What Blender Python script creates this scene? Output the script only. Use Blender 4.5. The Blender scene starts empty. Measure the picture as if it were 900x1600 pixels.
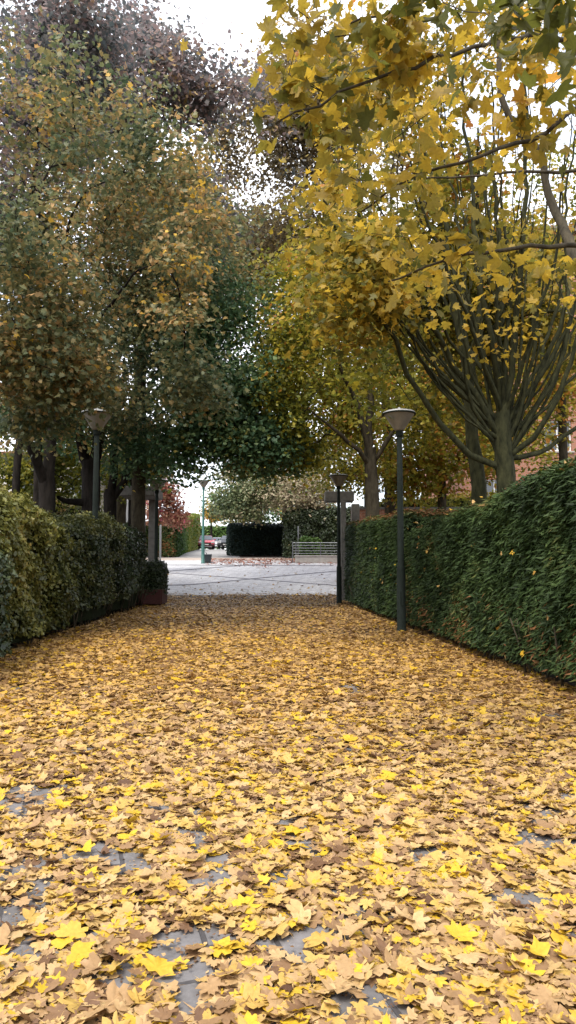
import bpy, math, random
import numpy as np
from mathutils import Vector
R = math.radians
scene = bpy.context.scene
C = scene.collection
rng = np.random.default_rng(7)

# ---------------------------------------------------------------- camera
F = 1155.0                      # focal length in pixels of the 900x1600 photograph
EYE = 1.5
PITCH = math.atan(85.0 / F)
cam_d = bpy.data.cameras.new('camera')
cam_d.sensor_fit = 'VERTICAL'; cam_d.sensor_height = 36.0
cam_d.lens = 36.0 * F / 1600.0
cam_d.clip_start = 0.05; cam_d.clip_end = 3000
cam = bpy.data.objects.new('camera', cam_d); C.objects.link(cam)
cam.location = (0, 0, EYE); cam.rotation_euler = (math.pi / 2 + PITCH, 0, 0)
scene.camera = cam

# ---------------------------------------------------------------- sky and sun
SUN_EL, SUN_AZ = R(60), R(205)        # azimuth clockwise from +Y: the sun is behind the camera
world = bpy.data.worlds.new('World'); scene.world = world; world.use_nodes = True
nt = world.node_tree; nt.nodes.clear()
wo = nt.nodes.new('ShaderNodeOutputWorld'); bg = nt.nodes.new('ShaderNodeBackground')
sky = nt.nodes.new('ShaderNodeTexSky'); sky.sky_type = 'NISHITA'; sky.sun_disc = False
sky.sun_elevation = SUN_EL; sky.sun_rotation = SUN_AZ
sky.air_density = 1.0; sky.dust_density = 2.5; sky.ozone_density = 1.0
tc = nt.nodes.new('ShaderNodeTexCoord')
mp = nt.nodes.new('ShaderNodeMapping'); mp.inputs['Scale'].default_value = (1.0, 1.0, 2.6)
nz = nt.nodes.new('ShaderNodeTexNoise'); nz.inputs['Scale'].default_value = 2.2; nz.inputs['Detail'].default_value = 7
nz.inputs['Roughness'].default_value = 0.6
cr = nt.nodes.new('ShaderNodeValToRGB')
cr.color_ramp.elements[0].position = 0.34; cr.color_ramp.elements[1].position = 0.56
cr.color_ramp.elements[0].color = (0.25,) * 3 + (1,); cr.color_ramp.elements[1].color = (0.96,) * 3 + (1,)
mx = nt.nodes.new('ShaderNodeMixRGB'); mx.inputs['Color2'].default_value = (6.7, 6.8, 7.2, 1)   # cloud layer
nt.links.new(tc.outputs['Generated'], mp.inputs['Vector']); nt.links.new(mp.outputs[0], nz.inputs['Vector'])
nt.links.new(nz.outputs['Fac'], cr.inputs[0]); nt.links.new(cr.outputs[0], mx.inputs['Fac'])
nt.links.new(sky.outputs[0], mx.inputs['Color1']); nt.links.new(mx.outputs[0], bg.inputs['Color'])
bg.inputs['Strength'].default_value = 0.15
nt.links.new(bg.outputs[0], wo.inputs['Surface'])

sd = bpy.data.lights.new('sun', 'SUN'); sd.energy = 1.9; sd.angle = R(24); sd.color = (1.0, 0.955, 0.88)
sun = bpy.data.objects.new('sun', sd); C.objects.link(sun)
dirv = Vector((math.sin(SUN_AZ) * math.cos(SUN_EL), math.cos(SUN_AZ) * math.cos(SUN_EL), math.sin(SUN_EL)))
sun.rotation_euler = dirv.to_track_quat('Z', 'Y').to_euler(); sun.location = (0, -10, 40)

vs = scene.view_settings
vs.view_transform = 'Standard'; vs.look = 'None'; vs.exposure = 1.2; vs.gamma = 1; vs.use_curve_mapping = False
try:
    scene.cycles.max_bounces = 6; scene.cycles.diffuse_bounces = 3; scene.cycles.transmission_bounces = 4
    scene.cycles.transparent_max_bounces = 6; scene.cycles.use_denoising = True
    scene.cycles.caustics_reflective = False; scene.cycles.caustics_refractive = False
except Exception: pass

# ---------------------------------------------------------------- placing helpers
cp, sp = math.cos(PITCH), math.sin(PITCH)
def W(px, py, d):
    """the point of the world at distance d (world Y) that the photograph shows at pixel px, py"""
    a, b = (px - 450) / F, (800 - py) / F
    y = cp - b * sp; z = sp + b * cp
    return np.array([a * d / y, d, EYE + z * d / y])
KY = [-60, 30.5, 32, 34, 36, 38, 40, 42, 46, 50, 60, 75, 110, 200, 500]
KZ = [0, 0, 0.03, 0.18, 0.45, 0.72, 0.98, 1.22, 1.66, 2.05, 2.6, 3.2, 4.0, 5.0, 7.0]
def zg(y): return np.interp(y, KY, KZ)
_ds = np.linspace(1.8, 120, 4000)
def ground_at(px, py):
    best = None
    ys = []
    for d in _ds:
        pass
    z = zg(_ds)
    dz = z - EYE
    ypix = 800 - F * ((-sp * _ds + cp * dz) / (cp * _ds + sp * dz))
    i = int(np.argmin(np.abs(ypix - py)))
    d = _ds[i]
    p = W(px, py, d); p[2] = zg(d)
    return p
def path_l(y): return -3.92 - 0.0515 * y      # left edge of the avenue
def path_r(y): return 3.49 - 0.043 * y        # right edge

# ---------------------------------------------------------------- materials
def nodes(name):
    m = bpy.data.materials.new(name); m.use_nodes = True
    n = m.node_tree; b = n.nodes['Principled BSDF']
    return m, n, b
def ramp_node(n, stops):
    r = n.nodes.new('ShaderNodeValToRGB'); e = r.color_ramp.elements
    while len(e) > 1: e.remove(e[-1])
    e[0].position = stops[0][0]; e[0].color = tuple(stops[0][1]) + (1,)
    for p, c in stops[1:]:
        k = e.new(p); k.color = tuple(c) + (1,)
    return r
def leaf_mat(name, stops, trans=0.35, rough=0.5, spec=0.35):
    m, n, b = nodes(name)
    a = n.nodes.new('ShaderNodeAttribute'); a.attribute_name = 'v'
    r = ramp_node(n, stops); n.links.new(a.outputs['Fac'], r.inputs[0])
    g = n.nodes.new('ShaderNodeTexNoise'); g.inputs['Scale'].default_value = 60; g.inputs['Detail'].default_value = 3
    tcn = n.nodes.new('ShaderNodeTexCoord'); n.links.new(tcn.outputs['Object'], g.inputs['Vector'])
    hs = n.nodes.new('ShaderNodeHueSaturation')
    mr = n.nodes.new('ShaderNodeMapRange'); mr.inputs[3].default_value = 0.72; mr.inputs[4].default_value = 1.28
    n.links.new(g.outputs['Fac'], mr.inputs[0]); n.links.new(mr.outputs[0], hs.inputs['Value'])
    n.links.new(r.outputs[0], hs.inputs['Color'])
    n.links.new(hs.outputs[0], b.inputs['Base Color'])
    b.inputs['Roughness'].default_value = rough; b.inputs['Specular IOR Level'].default_value = spec
    t = n.nodes.new('ShaderNodeBsdfTranslucent'); n.links.new(hs.outputs[0], t.inputs['Color'])
    mix = n.nodes.new('ShaderNodeMixShader'); mix.inputs[0].default_value = trans
    o = n.nodes['Material Output']
    n.links.new(b.outputs[0], mix.inputs[1]); n.links.new(t.outputs[0], mix.inputs[2]); n.links.new(mix.outputs[0], o.inputs['Surface'])
    return m
def noisy(name, c1, c2, scale=4, rough=0.85, bump=0.0, bscale=40, metal=0.0, stretch=None, spec=0.4):
    m, n, b = nodes(name)
    tcn = n.nodes.new('ShaderNodeTexCoord'); g = n.nodes.new('ShaderNodeTexNoise')
    g.inputs['Scale'].default_value = scale; g.inputs['Detail'].default_value = 8; g.inputs['Roughness'].default_value = 0.65
    src = tcn.outputs['Object']
    if stretch:
        mpn = n.nodes.new('ShaderNodeMapping'); mpn.inputs['Scale'].default_value = stretch
        n.links.new(src, mpn.inputs[0]); src = mpn.outputs[0]
    n.links.new(src, g.inputs['Vector'])
    r = ramp_node(n, [(0.3, c1), (0.7, c2)]); n.links.new(g.outputs['Fac'], r.inputs[0])
    n.links.new(r.outputs[0], b.inputs['Base Color'])
    b.inputs['Roughness'].default_value = rough; b.inputs['Metallic'].default_value = metal
    b.inputs['Specular IOR Level'].default_value = spec
    if bump:
        g2 = n.nodes.new('ShaderNodeTexNoise'); g2.inputs['Scale'].default_value = bscale; g2.inputs['Detail'].default_value = 6
        n.links.new(src, g2.inputs['Vector'])
        bn = n.nodes.new('ShaderNodeBump'); bn.inputs['Strength'].default_value = bump; bn.inputs['Distance'].default_value = 0.02
        n.links.new(g2.outputs['Fac'], bn.inputs['Height']); n.links.new(bn.outputs[0], b.inputs['Normal'])
    return m
def stone_mat(name, c1, c2, mortar, bw, bh, ms, rot, rough=0.8):
    m, n, b = nodes(name)
    tcn = n.nodes.new('ShaderNodeTexCoord'); mpn = n.nodes.new('ShaderNodeMapping'); mpn.inputs['Rotation'].default_value = rot
    n.links.new(tcn.outputs['Object'], mpn.inputs[0])
    w = n.nodes.new('ShaderNodeTexNoise'); w.inputs['Scale'].default_value = 5
    n.links.new(mpn.outputs[0], w.inputs['Vector'])
    wa = n.nodes.new('ShaderNodeMixRGB'); wa.blend_type = 'ADD'; wa.inputs[0].default_value = 0.02
    n.links.new(mpn.outputs[0], wa.inputs[1]); n.links.new(w.outputs['Color'], wa.inputs[2])
    k = n.nodes.new('ShaderNodeTexBrick')
    k.inputs['Scale'].default_value = 1; k.inputs['Brick Width'].default_value = bw; k.inputs['Row Height'].default_value = bh
    k.inputs['Mortar Size'].default_value = ms; k.inputs['Mortar Smooth'].default_value = 0.3; k.inputs['Bias'].default_value = 0.1
    k.inputs['Color1'].default_value = tuple(c1) + (1,); k.inputs['Color2'].default_value = tuple(c2) + (1,)
    k.inputs['Mortar'].default_value = tuple(mortar) + (1,)
    n.links.new(wa.outputs[0], k.inputs['Vector'])
    g = n.nodes.new('ShaderNodeTexNoise'); g.inputs['Scale'].default_value = 14; g.inputs['Detail'].default_value = 9; g.inputs['Roughness'].default_value = 0.75
    n.links.new(tcn.outputs['Object'], g.inputs['Vector'])
    mr = n.nodes.new('ShaderNodeMapRange'); mr.inputs[1].default_value = 0.25; mr.inputs[2].default_value = 0.75
    mr.inputs[3].default_value = 0.6; mr.inputs[4].default_value = 1.35
    n.links.new(g.outputs['Fac'], mr.inputs[0])
    hs = n.nodes.new('ShaderNodeHueSaturation'); n.links.new(k.outputs['Color'], hs.inputs['Color']); n.links.new(mr.outputs[0], hs.inputs['Value'])
    n.links.new(hs.outputs[0], b.inputs['Base Color']); b.inputs['Roughness'].default_value = rough
    mu = n.nodes.new('ShaderNodeMath'); mu.operation = 'MULTIPLY_ADD'; mu.inputs[1].default_value = -1.0
    n.links.new(k.outputs['Fac'], mu.inputs[0]); 
    m3 = n.nodes.new('ShaderNodeMath'); m3.operation = 'MULTIPLY'; m3.inputs[1].default_value = 0.25
    n.links.new(g.outputs['Fac'], m3.inputs[0]); n.links.new(m3.outputs[0], mu.inputs[2])
    bn = n.nodes.new('ShaderNodeBump'); bn.inputs['Strength'].default_value = 0.7; bn.inputs['Distance'].default_value = 0.012
    n.links.new(mu.outputs[0], bn.inputs['Height']); n.links.new(bn.outputs[0], b.inputs['Normal'])
    return m
def plain(name, c, rough=0.5, metal=0.0, spec=0.5, trans=0.0):
    return noisy(name, tuple(x * 0.85 for x in c), tuple(min(1, x * 1.1) for x in c), 9, rough, 0.06, 60, metal, None, spec)

M = {}
M['soil'] = noisy('soil', (0.022, 0.014, 0.009), (0.075, 0.048, 0.028), 3, 0.95, 0.8, 30)
M['paving'] = stone_mat('stone_paving', (0.165, 0.155, 0.155), (0.11, 0.103, 0.10), (0.05, 0.045, 0.045), 0.46, 0.27, 0.012, (0, 0, R(74)))
M['plaza'] = stone_mat('plaza_paving', (0.55, 0.55, 0.56), (0.46, 0.46, 0.48), (0.25, 0.24, 0.25), 0.5, 0.5, 0.015, (0, 0, R(35)))
M['band'] = noisy('dark_band_paving', (0.10, 0.10, 0.12), (0.17, 0.17, 0.19), 12, 0.9, 0.3)
M['asphalt'] = noisy('pale_asphalt', (0.22, 0.215, 0.21), (0.32, 0.31, 0.31), 6, 0.9, 0.3)
M['beige'] = noisy('beige_paving', (0.34, 0.28, 0.24), (0.45, 0.38, 0.33), 8, 0.9, 0.3)
M['bark'] = noisy('bark', (0.018, 0.015, 0.010), (0.085, 0.070, 0.045), 9, 0.95, 0.9, 26, 0, (1, 1, 0.3), 0.15)
M['bark_moss'] = noisy('mossy_bark', (0.008, 0.009, 0.004), (0.050, 0.050, 0.022), 12, 0.95, 0.9, 26, 0, (1, 1, 0.35), 0.15)
M['bark_dark'] = noisy('dark_bark', (0.007, 0.006, 0.005), (0.028, 0.023, 0.019), 9, 0.95, 0.9, 26, 0, (1, 1, 0.3), 0.1)
M['hedge_core'] = noisy('inner_hedge_twigs', (0.006, 0.010, 0.005), (0.022, 0.026, 0.012), 20, 1.0, 1.0, 50, 0, None, 0.05)
M['green_paint'] = noisy('dark_green_paint', (0.004, 0.008, 0.005), (0.009, 0.016, 0.010), 8, 0.85, 0.08, 50)
M['teal_paint'] = noisy('weathered_green_paint', (0.035, 0.12, 0.105), (0.07, 0.18, 0.16), 8, 0.5, 0.08, 50)
M['shade'] = noisy('frosted_lamp_shade', (0.17, 0.155, 0.125), (0.25, 0.225, 0.18), 5, 0.35, 0.03, 30)
M['lid'] = noisy('pale_lamp_lid', (0.38, 0.38, 0.37), (0.62, 0.62, 0.60), 9, 0.45, 0.1, 40)
M['concrete'] = noisy('concrete', (0.11, 0.105, 0.095), (0.21, 0.20, 0.18), 5, 0.9, 0.4, 30)
M['palestone'] = noisy('pale_stone', (0.36, 0.33, 0.30), (0.50, 0.47, 0.43), 5, 0.9, 0.3, 30)
M['steel'] = noisy('galvanised_steel', (0.16, 0.165, 0.18), (0.26, 0.27, 0.285), 8, 0.4, 0.03, 30, 0.7)
M['bin'] = noisy('dark_bin_plastic', (0.018, 0.026, 0.030), (0.04, 0.05, 0.055), 8, 0.5)
M['rust'] = noisy('red_brown_boards', (0.045, 0.014, 0.012), (0.10, 0.032, 0.026), 10, 0.8, 0.4, 30, 0, (1, 1, 6))
M['brick'] = stone_mat('orange_brick', (0.42, 0.16, 0.085), (0.33, 0.115, 0.06), (0.33, 0.27, 0.22), 0.22, 0.075, 0.01, (R(90), 0, 0))
M['render'] = noisy('pale_render', (0.44, 0.41, 0.37), (0.56, 0.53, 0.49), 2, 0.9, 0.2)
M['white'] = noisy('white_frame', (0.62, 0.62, 0.61), (0.78, 0.78, 0.77), 5, 0.5)
M['glass'] = plain('window_glass', (0.05, 0.06, 0.07), 0.08, 0, 0.8)
M['rooftile'] = noisy('roof_tile', (0.18, 0.07, 0.045), (0.28, 0.12, 0.07), 8, 0.9, 0.5)
M['car_red'] = plain('red_car_paint', (0.42, 0.045, 0.07), 0.25, 0.1, 0.7)
M['car_black'] = plain('black_car_paint', (0.015, 0.016, 0.02), 0.2, 0.1, 0.7)
M['car_silver'] = plain('silver_car_paint', (0.55, 0.56, 0.58), 0.25, 0.2, 0.7)
M['tyre'] = plain('tyre_rubber', (0.012, 0.012, 0.013), 0.85)
M['lens'] = plain('headlight_glass', (0.65, 0.66, 0.68), 0.1, 0.2, 0.9)
M['petal'] = plain('white_flower', (0.75, 0.75, 0.72), 0.6)

# leaf palettes (v: 0..1)
M['litter'] = leaf_mat('fallen_leaf_colours', [(0, (0.078, 0.038, 0.021)), (0.14, (0.177, 0.095, 0.046)), (0.34, (0.374, 0.231, 0.105)), (0.52, (0.499, 0.336, 0.155)),
                       (0.68, (0.468, 0.291, 0.065)), (0.80, (0.520, 0.362, 0.111)), (0.88, (0.520, 0.321, 0.035)), (1, (0.562, 0.366, 0.025))], 0.2, 0.5, 0.35)
M['litter_mid'] = leaf_mat('golden_fallen_leaf_colours', [(0, (0.095, 0.045, 0.019)), (0.14, (0.210, 0.114, 0.043)), (0.34, (0.378, 0.224, 0.082)), (0.52, (0.483, 0.303, 0.112)),
                       (0.68, (0.504, 0.287, 0.054)), (0.80, (0.536, 0.338, 0.078)), (0.88, (0.567, 0.332, 0.019)), (1, (0.609, 0.387, 0.015))], 0.2, 0.5, 0.35)
M['litter_red'] = leaf_mat('rusty_fallen_leaf_colours', [(0, (0.16, 0.05, 0.03)), (0.5, (0.36, 0.14, 0.09)), (1, (0.50, 0.28, 0.20))], 0.15, 0.7)
M['lf_yellow'] = leaf_mat('yellow_maple_leaves', [(0, (0.103, 0.107, 0.020)), (0.3, (0.253, 0.197, 0.029)), (0.6, (0.467, 0.313, 0.035)), (0.85, (0.579, 0.375, 0.040)), (1, (0.486, 0.197, 0.040))], 0.60)
M['lf_olive'] = leaf_mat('olive_yellow_leaves', [(0, (0.063, 0.085, 0.016)), (0.35, (0.161, 0.176, 0.027)), (0.7, (0.312, 0.281, 0.035)), (0.92, (0.506, 0.404, 0.042)), (1, (0.413, 0.182, 0.035))], 0.55)
M['lf_dark'] = leaf_mat('dark_green_leaves', [(0, (0.032, 0.078, 0.037)), (0.5, (0.090, 0.167, 0.074)), (0.85, (0.191, 0.256, 0.091)), (1, (0.705, 0.511, 0.105))], 0.40)
M['lf_mixed'] = leaf_mat('green_and_rust_leaves', [(0, (0.064, 0.097, 0.052)), (0.42, (0.147, 0.164, 0.075)), (0.66, (0.255, 0.216, 0.085)), (0.84, (0.401, 0.265, 0.107)), (0.95, (0.511, 0.306, 0.128)), (1, (0.680, 0.431, 0.064))], 0.45)
M['lf_purple'] = leaf_mat('grey_purple_brown_leaves', [(0, (0.094, 0.115, 0.119)), (0.35, (0.176, 0.170, 0.162)), (0.65, (0.275, 0.207, 0.204)), (0.88, (0.396, 0.267, 0.209)), (1, (0.506, 0.350, 0.133))], 0.5)
M['lf_brown'] = leaf_mat('brown_leaves', [(0, (0.10, 0.085, 0.055)), (0.4, (0.21, 0.165, 0.095)), (0.8, (0.36, 0.27, 0.12)), (1, (0.50, 0.38, 0.07))], 0.5)
M['lf_pale'] = leaf_mat('pale_chestnut_leaves', [(0, (0.069, 0.101, 0.044)), (0.4, (0.188, 0.215, 0.094)), (0.7, (0.362, 0.316, 0.194)), (1, (0.550, 0.457, 0.325))], 0.3)
M['lf_red'] = leaf_mat('red_autumn_leaves', [(0, (0.198, 0.064, 0.045)), (0.5, (0.405, 0.160, 0.105)), (0.8, (0.468, 0.320, 0.195)), (1, (0.450, 0.064, 0.135))], 0.4)
M['lf_cypress'] = leaf_mat('cypress_sprays', [(0, (0.013, 0.021, 0.007)), (0.4, (0.028, 0.051, 0.013)), (0.8, (0.058, 0.092, 0.023)), (0.96, (0.109, 0.105, 0.028)), (1, (0.218, 0.096, 0.034))], 0.15, 0.6, 0.25)
M['lf_euonymus'] = leaf_mat('yellow_green_shrub_leaves', [(0, (0.039, 0.049, 0.014)), (0.4, (0.111, 0.116, 0.026)), (0.8, (0.221, 0.210, 0.047)), (1, (0.332, 0.265, 0.084))], 0.25, 0.4, 0.5)
M['lf_shrub'] = leaf_mat('mixed_shrub_leaves', [(0, (0.024, 0.036, 0.013)), (0.4, (0.075, 0.085, 0.026)), (0.8, (0.20, 0.19, 0.05)), (1, (0.32, 0.25, 0.09))], 0.25, 0.4, 0.5)
M['lf_privet'] = leaf_mat('dark_shrub_leaves', [(0, (0.014, 0.026, 0.010)), (0.6, (0.040, 0.060, 0.022)), (0.93, (0.075, 0.095, 0.035)), (1, (0.22, 0.17, 0.06))], 0.2, 0.4, 0.5)
M['lf_fresh'] = leaf_mat('fresh_green_leaves', [(0, (0.038, 0.085, 0.017)), (0.6, (0.102, 0.187, 0.034)), (1, (0.238, 0.255, 0.043))], 0.35)
M['lf_yew'] = leaf_mat('blackish_hedge_leaves', [(0, (0.006, 0.014, 0.012)), (0.6, (0.014, 0.030, 0.024)), (1, (0.03, 0.05, 0.035))], 0.1, 0.6, 0.2)

# ---------------------------------------------------------------- object helpers
def tag(o, label=None, cat=None, group=None, kind=None):
    if label: o['label'] = label
    if cat: o['category'] = cat
    if group: o['group'] = group
    if kind: o['kind'] = kind
    return o
def empty(name, loc, label, cat, group=None, rz=0):
    o = bpy.data.objects.new(name, None); C.objects.link(o); o.location = tuple(float(v) for v in loc); o.rotation_euler = (0, 0, rz)
    o.empty_display_size = 0.2
    return tag(o, label, cat, group)
def link_mesh(name, me, mat, parent=None, smooth=False):
    if not isinstance(mat, (list, tuple)): mat = [mat]
    for m in mat: me.materials.append(m)
    if smooth: me.polygons.foreach_set('use_smooth', np.ones(len(me.polygons), bool))
    o = bpy.data.objects.new(name, me); C.objects.link(o)
    if parent: o.parent = parent
    return o
def np_mesh(name, verts, faces_flat, counts, attr=None):
    me = bpy.data.meshes.new(name)
    nv = len(verts); me.vertices.add(nv); me.vertices.foreach_set('co', np.asarray(verts, np.float32).ravel())
    me.loops.add(len(faces_flat)); me.loops.foreach_set('vertex_index', np.asarray(faces_flat, np.int32))
    counts = np.asarray(counts, np.int32); starts = np.concatenate([[0], np.cumsum(counts)[:-1]]).astype(np.int32)
    me.polygons.add(len(counts)); me.polygons.foreach_set('loop_start', starts); me.polygons.foreach_set('loop_total', counts)
    if attr is not None:
        a = me.attributes.new('v', 'FLOAT', 'POINT'); a.data.foreach_set('value', np.asarray(attr, np.float32))
    me.update(calc_edges=True); me.validate(verbose=False)
    return me
class MB:
    """collects boxes, tubes and lathed shapes for one mesh"""
    def __init__(s): s.v = []; s.f = []
    def add(s, vs_, fs_):
        k = len(s.v); s.v += [tuple(float(c) for c in v) for v in vs_]; s.f += [tuple(i + k for i in f) for f in fs_]; return s
    def box(s, c, size, rz=0.0, bev=0.0):
        x, y, z = size[0] / 2, size[1] / 2, size[2] / 2
        ca, sa = math.cos(rz), math.sin(rz)
        if bev:
            b = bev; pts = []
            for zz, ins in ((-z, b), (-z + b, 0), (z - b, 0), (z, b)):
                xx, yy = x - ins, y - ins
                for (px, py) in ((xx - b, -yy), (xx, -yy + b), (xx, yy - b), (xx - b, yy), (-xx + b, yy), (-xx, yy - b), (-xx, -yy + b), (-xx + b, -yy)):
                    pts.append((px, py, zz))
            fs = [tuple(range(7, -1, -1)), tuple(range(24, 32))]
            for r in range(3):
                for i in range(8): fs.append((r * 8 + i, r * 8 + (i + 1) % 8, r * 8 + 8 + (i + 1) % 8, r * 8 + 8 + i))
        else:
            pts = [(i, j, k) for k in (-z, z) for (i, j) in ((-x, -y), (x, -y), (x, y), (-x, y))]
            fs = [(3, 2, 1, 0), (4, 5, 6, 7), (0, 1, 5, 4), (1, 2, 6, 5), (2, 3, 7, 6), (3, 0, 4, 7)]
        return s.add([(c[0] + ca * a - sa * b_, c[1] + sa * a + ca * b_, c[2] + d) for a, b_, d in pts], fs)
    def lathe(s, c, prof, n=24):
        vs_ = []; fs = []
        for r, z in prof:
            for i in range(n):
                a = 2 * math.pi * i / n; vs_.append((c[0] + r * math.cos(a), c[1] + r * math.sin(a), c[2] + z))
        for k in range(len(prof) - 1):
            for i in range(n): fs.append((k * n + i, k * n + (i + 1) % n, (k + 1) * n + (i + 1) % n, (k + 1) * n + i))
        fs.append(tuple(range(n - 1, -1, -1))); fs.append(tuple(range((len(prof) - 1) * n, len(prof) * n)))
        return s.add(vs_, fs)
    def tube(s, pts, rad, n=8):
        pts = [np.array(p, float) for p in pts]; rads = rad if hasattr(rad, '__len__') else [rad] * len(pts)
        vs_ = []; fs = []; u = None
        for i, p in enumerate(pts):
            t = pts[min(i + 1, len(pts) - 1)] - pts[max(i - 1, 0)]; t = t / (np.linalg.norm(t) + 1e-9)
            if u is None: u = np.cross(t, (0, 0, 1) if abs(t[2]) < 0.9 else (1, 0, 0))
            u = u - t * np.dot(u, t); u = u / (np.linalg.norm(u) + 1e-9); w = np.cross(t, u)
            for k in range(n):
                a = 2 * math.pi * k / n; vs_.append(p + rads[i] * (math.cos(a) * u + math.sin(a) * w))
        for i in range(len(pts) - 1):
            for k in range(n): fs.append((i * n + k, i * n + (k + 1) % n, (i + 1) * n + (k + 1) % n, (i + 1) * n + k))
        fs.append(tuple(range(n - 1, -1, -1))); fs.append(tuple(range((len(pts) - 1) * n, len(pts) * n)))
        return s.add(vs_, fs)
    def prism(s, outline, axis_from, axis_to):
        """outline: (y, z) points extruded along x"""
        n = len(outline); vs_ = [(axis_from, y, z) for y, z in outline] + [(axis_to, y, z) for y, z in outline]
        fs = [tuple(range(n)), tuple(range(2 * n - 1, n - 1, -1))]
        for i in range(n): fs.append((i, i + n, (i + 1) % n + n, (i + 1) % n))
        return s.add(vs_, fs)
    def build(s, name, mat, parent=None, smooth=False, loc=None):
        me = bpy.data.meshes.new(name); me.from_pydata(s.v, [], s.f); me.validate(); me.update()
        import bmesh
        b = bmesh.new(); b.from_mesh(me); bmesh.ops.recalc_face_normals(b, faces=b.faces); b.to_mesh(me); b.free()
        o = link_mesh(name, me, mat, parent, smooth)
        if smooth:
            me.polygons.foreach_set('use_smooth', [len(p.vertices) <= 4 for p in me.polygons])
        if loc is not None: o.location = loc
        return o

# ---------------------------------------------------------------- coherent noise
_tab = np.random.default_rng(3).random((32, 32, 32))
def vnoise(p, sc):
    q = np.asarray(p, float) * sc + 1000; i = np.floor(q).astype(int); f = q - i; f = f * f * (3 - 2 * f)
    i0 = i % 32; i1 = (i + 1) % 32
    r = 0
    for a in (0, 1):
        for b in (0, 1):
            for c in (0, 1):
                w = (f[:, 0] if a else 1 - f[:, 0]) * (f[:, 1] if b else 1 - f[:, 1]) * (f[:, 2] if c else 1 - f[:, 2])
                r = r + w * _tab[(i1 if a else i0)[:, 0], (i1 if b else i0)[:, 1], (i1 if c else i0)[:, 2]]
    return r

# ---------------------------------------------------------------- leaf templates: outline + centre, fan faces
def fan(half, centre):
    out = list(half) + [(-x, y) for x, y in reversed(half) if x > 1e-6]
    v = np.array([centre] + out, float); n = len(out)
    f = [(0, 1 + i, 1 + (i + 1) % n) for i in range(n)]
    return v, f
T_MAPLE = fan([(0, .96), (.12, .78), (.24, .79), (.27, .54), (.45, .60), (.66, .66), (.64, .46), (.50, .30), (.64, .18), (.76, .0), (.50, -.14), (.24, -.22), (.04, -.10)], (0, .14))
_n = len(T_MAPLE[0]); T_MAPLE = (np.vstack([T_MAPLE[0], [(-.022, -.09), (.022, -.09), (.05, -.85)]]), T_MAPLE[1] + [(_n, _n + 2, _n + 1)])
T_MID = fan([(0, 1), (.24, .55), (.64, .64), (.48, .26), (.74, .02), (.24, -.2)], (0, .14))
T_OVAL = (np.array([(0, 0), (.28, .3), (.26, .65), (0, 1), (-.26, .65), (-.28, .3)], float), [(0, 1, 2, 3), (0, 3, 4, 5)])
T_RHOMB = (np.array([(0, -.1), (.42, .35), (0, 1), (-.42, .35)], float), [(0, 1, 2), (0, 2, 3)])
T_BLADE = (np.array([(0, 0), (.10, .35), (.02, 1), (-.11, .45)], float), [(0, 1, 2), (0, 2, 3)])
T_STEM = T_MAPLE
def leaves(name, mat, pos, nrm, size, v, tmpl, parent=None, curl=0.25, spin_dir=None, r=None, jit=0.03):
    r = r or rng
    tv, tf = tmpl; n = len(pos); k = len(tv)
    nrm = nrm / (np.linalg.norm(nrm, axis=1, keepdims=True) + 1e-9)
    if spin_dir is None:
        spin_dir = r.normal(size=(n, 3))
    t = spin_dir - nrm * np.sum(spin_dir * nrm, axis=1, keepdims=True)
    t = t / (np.linalg.norm(t, axis=1, keepdims=True) + 1e-9)
    s = np.cross(t, nrm)
    x = tv[:, 0][None, :] * (1 + r.normal(0, .08, (n, 1))) + r.normal(0, jit, (n, k)); y = tv[:, 1][None, :] + r.normal(0, jit, (n, k)) - 0.3
    c1 = r.normal(0, curl, (n, 1)); c2 = r.normal(0, curl, (n, 1)); c3 = r.normal(0, curl * .7, (n, 1))
    z = c1 * (x ** 2 + y ** 2) + c2 * np.abs(x) + c3 * x * y + r.normal(0, jit * 1.2, (n, k))
    sz = size[:, None, None] if hasattr(size, '__len__') else size
    P = pos[:, None, :] + sz * (x[..., None] * s[:, None, :] + y[..., None] * t[:, None, :] + z[..., None] * nrm[:, None, :])
    flat = np.array([i for f in tf for i in f]); cnt = np.array([len(f) for f in tf])
    idx = (flat[None, :] + (np.arange(n) * k)[:, None]).ravel()
    me = np_mesh(name, P.reshape(-1, 3), idx, np.tile(cnt, n), np.repeat(np.clip(v, 0, 1), k))
    return link_mesh(name, me, mat, parent)

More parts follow.
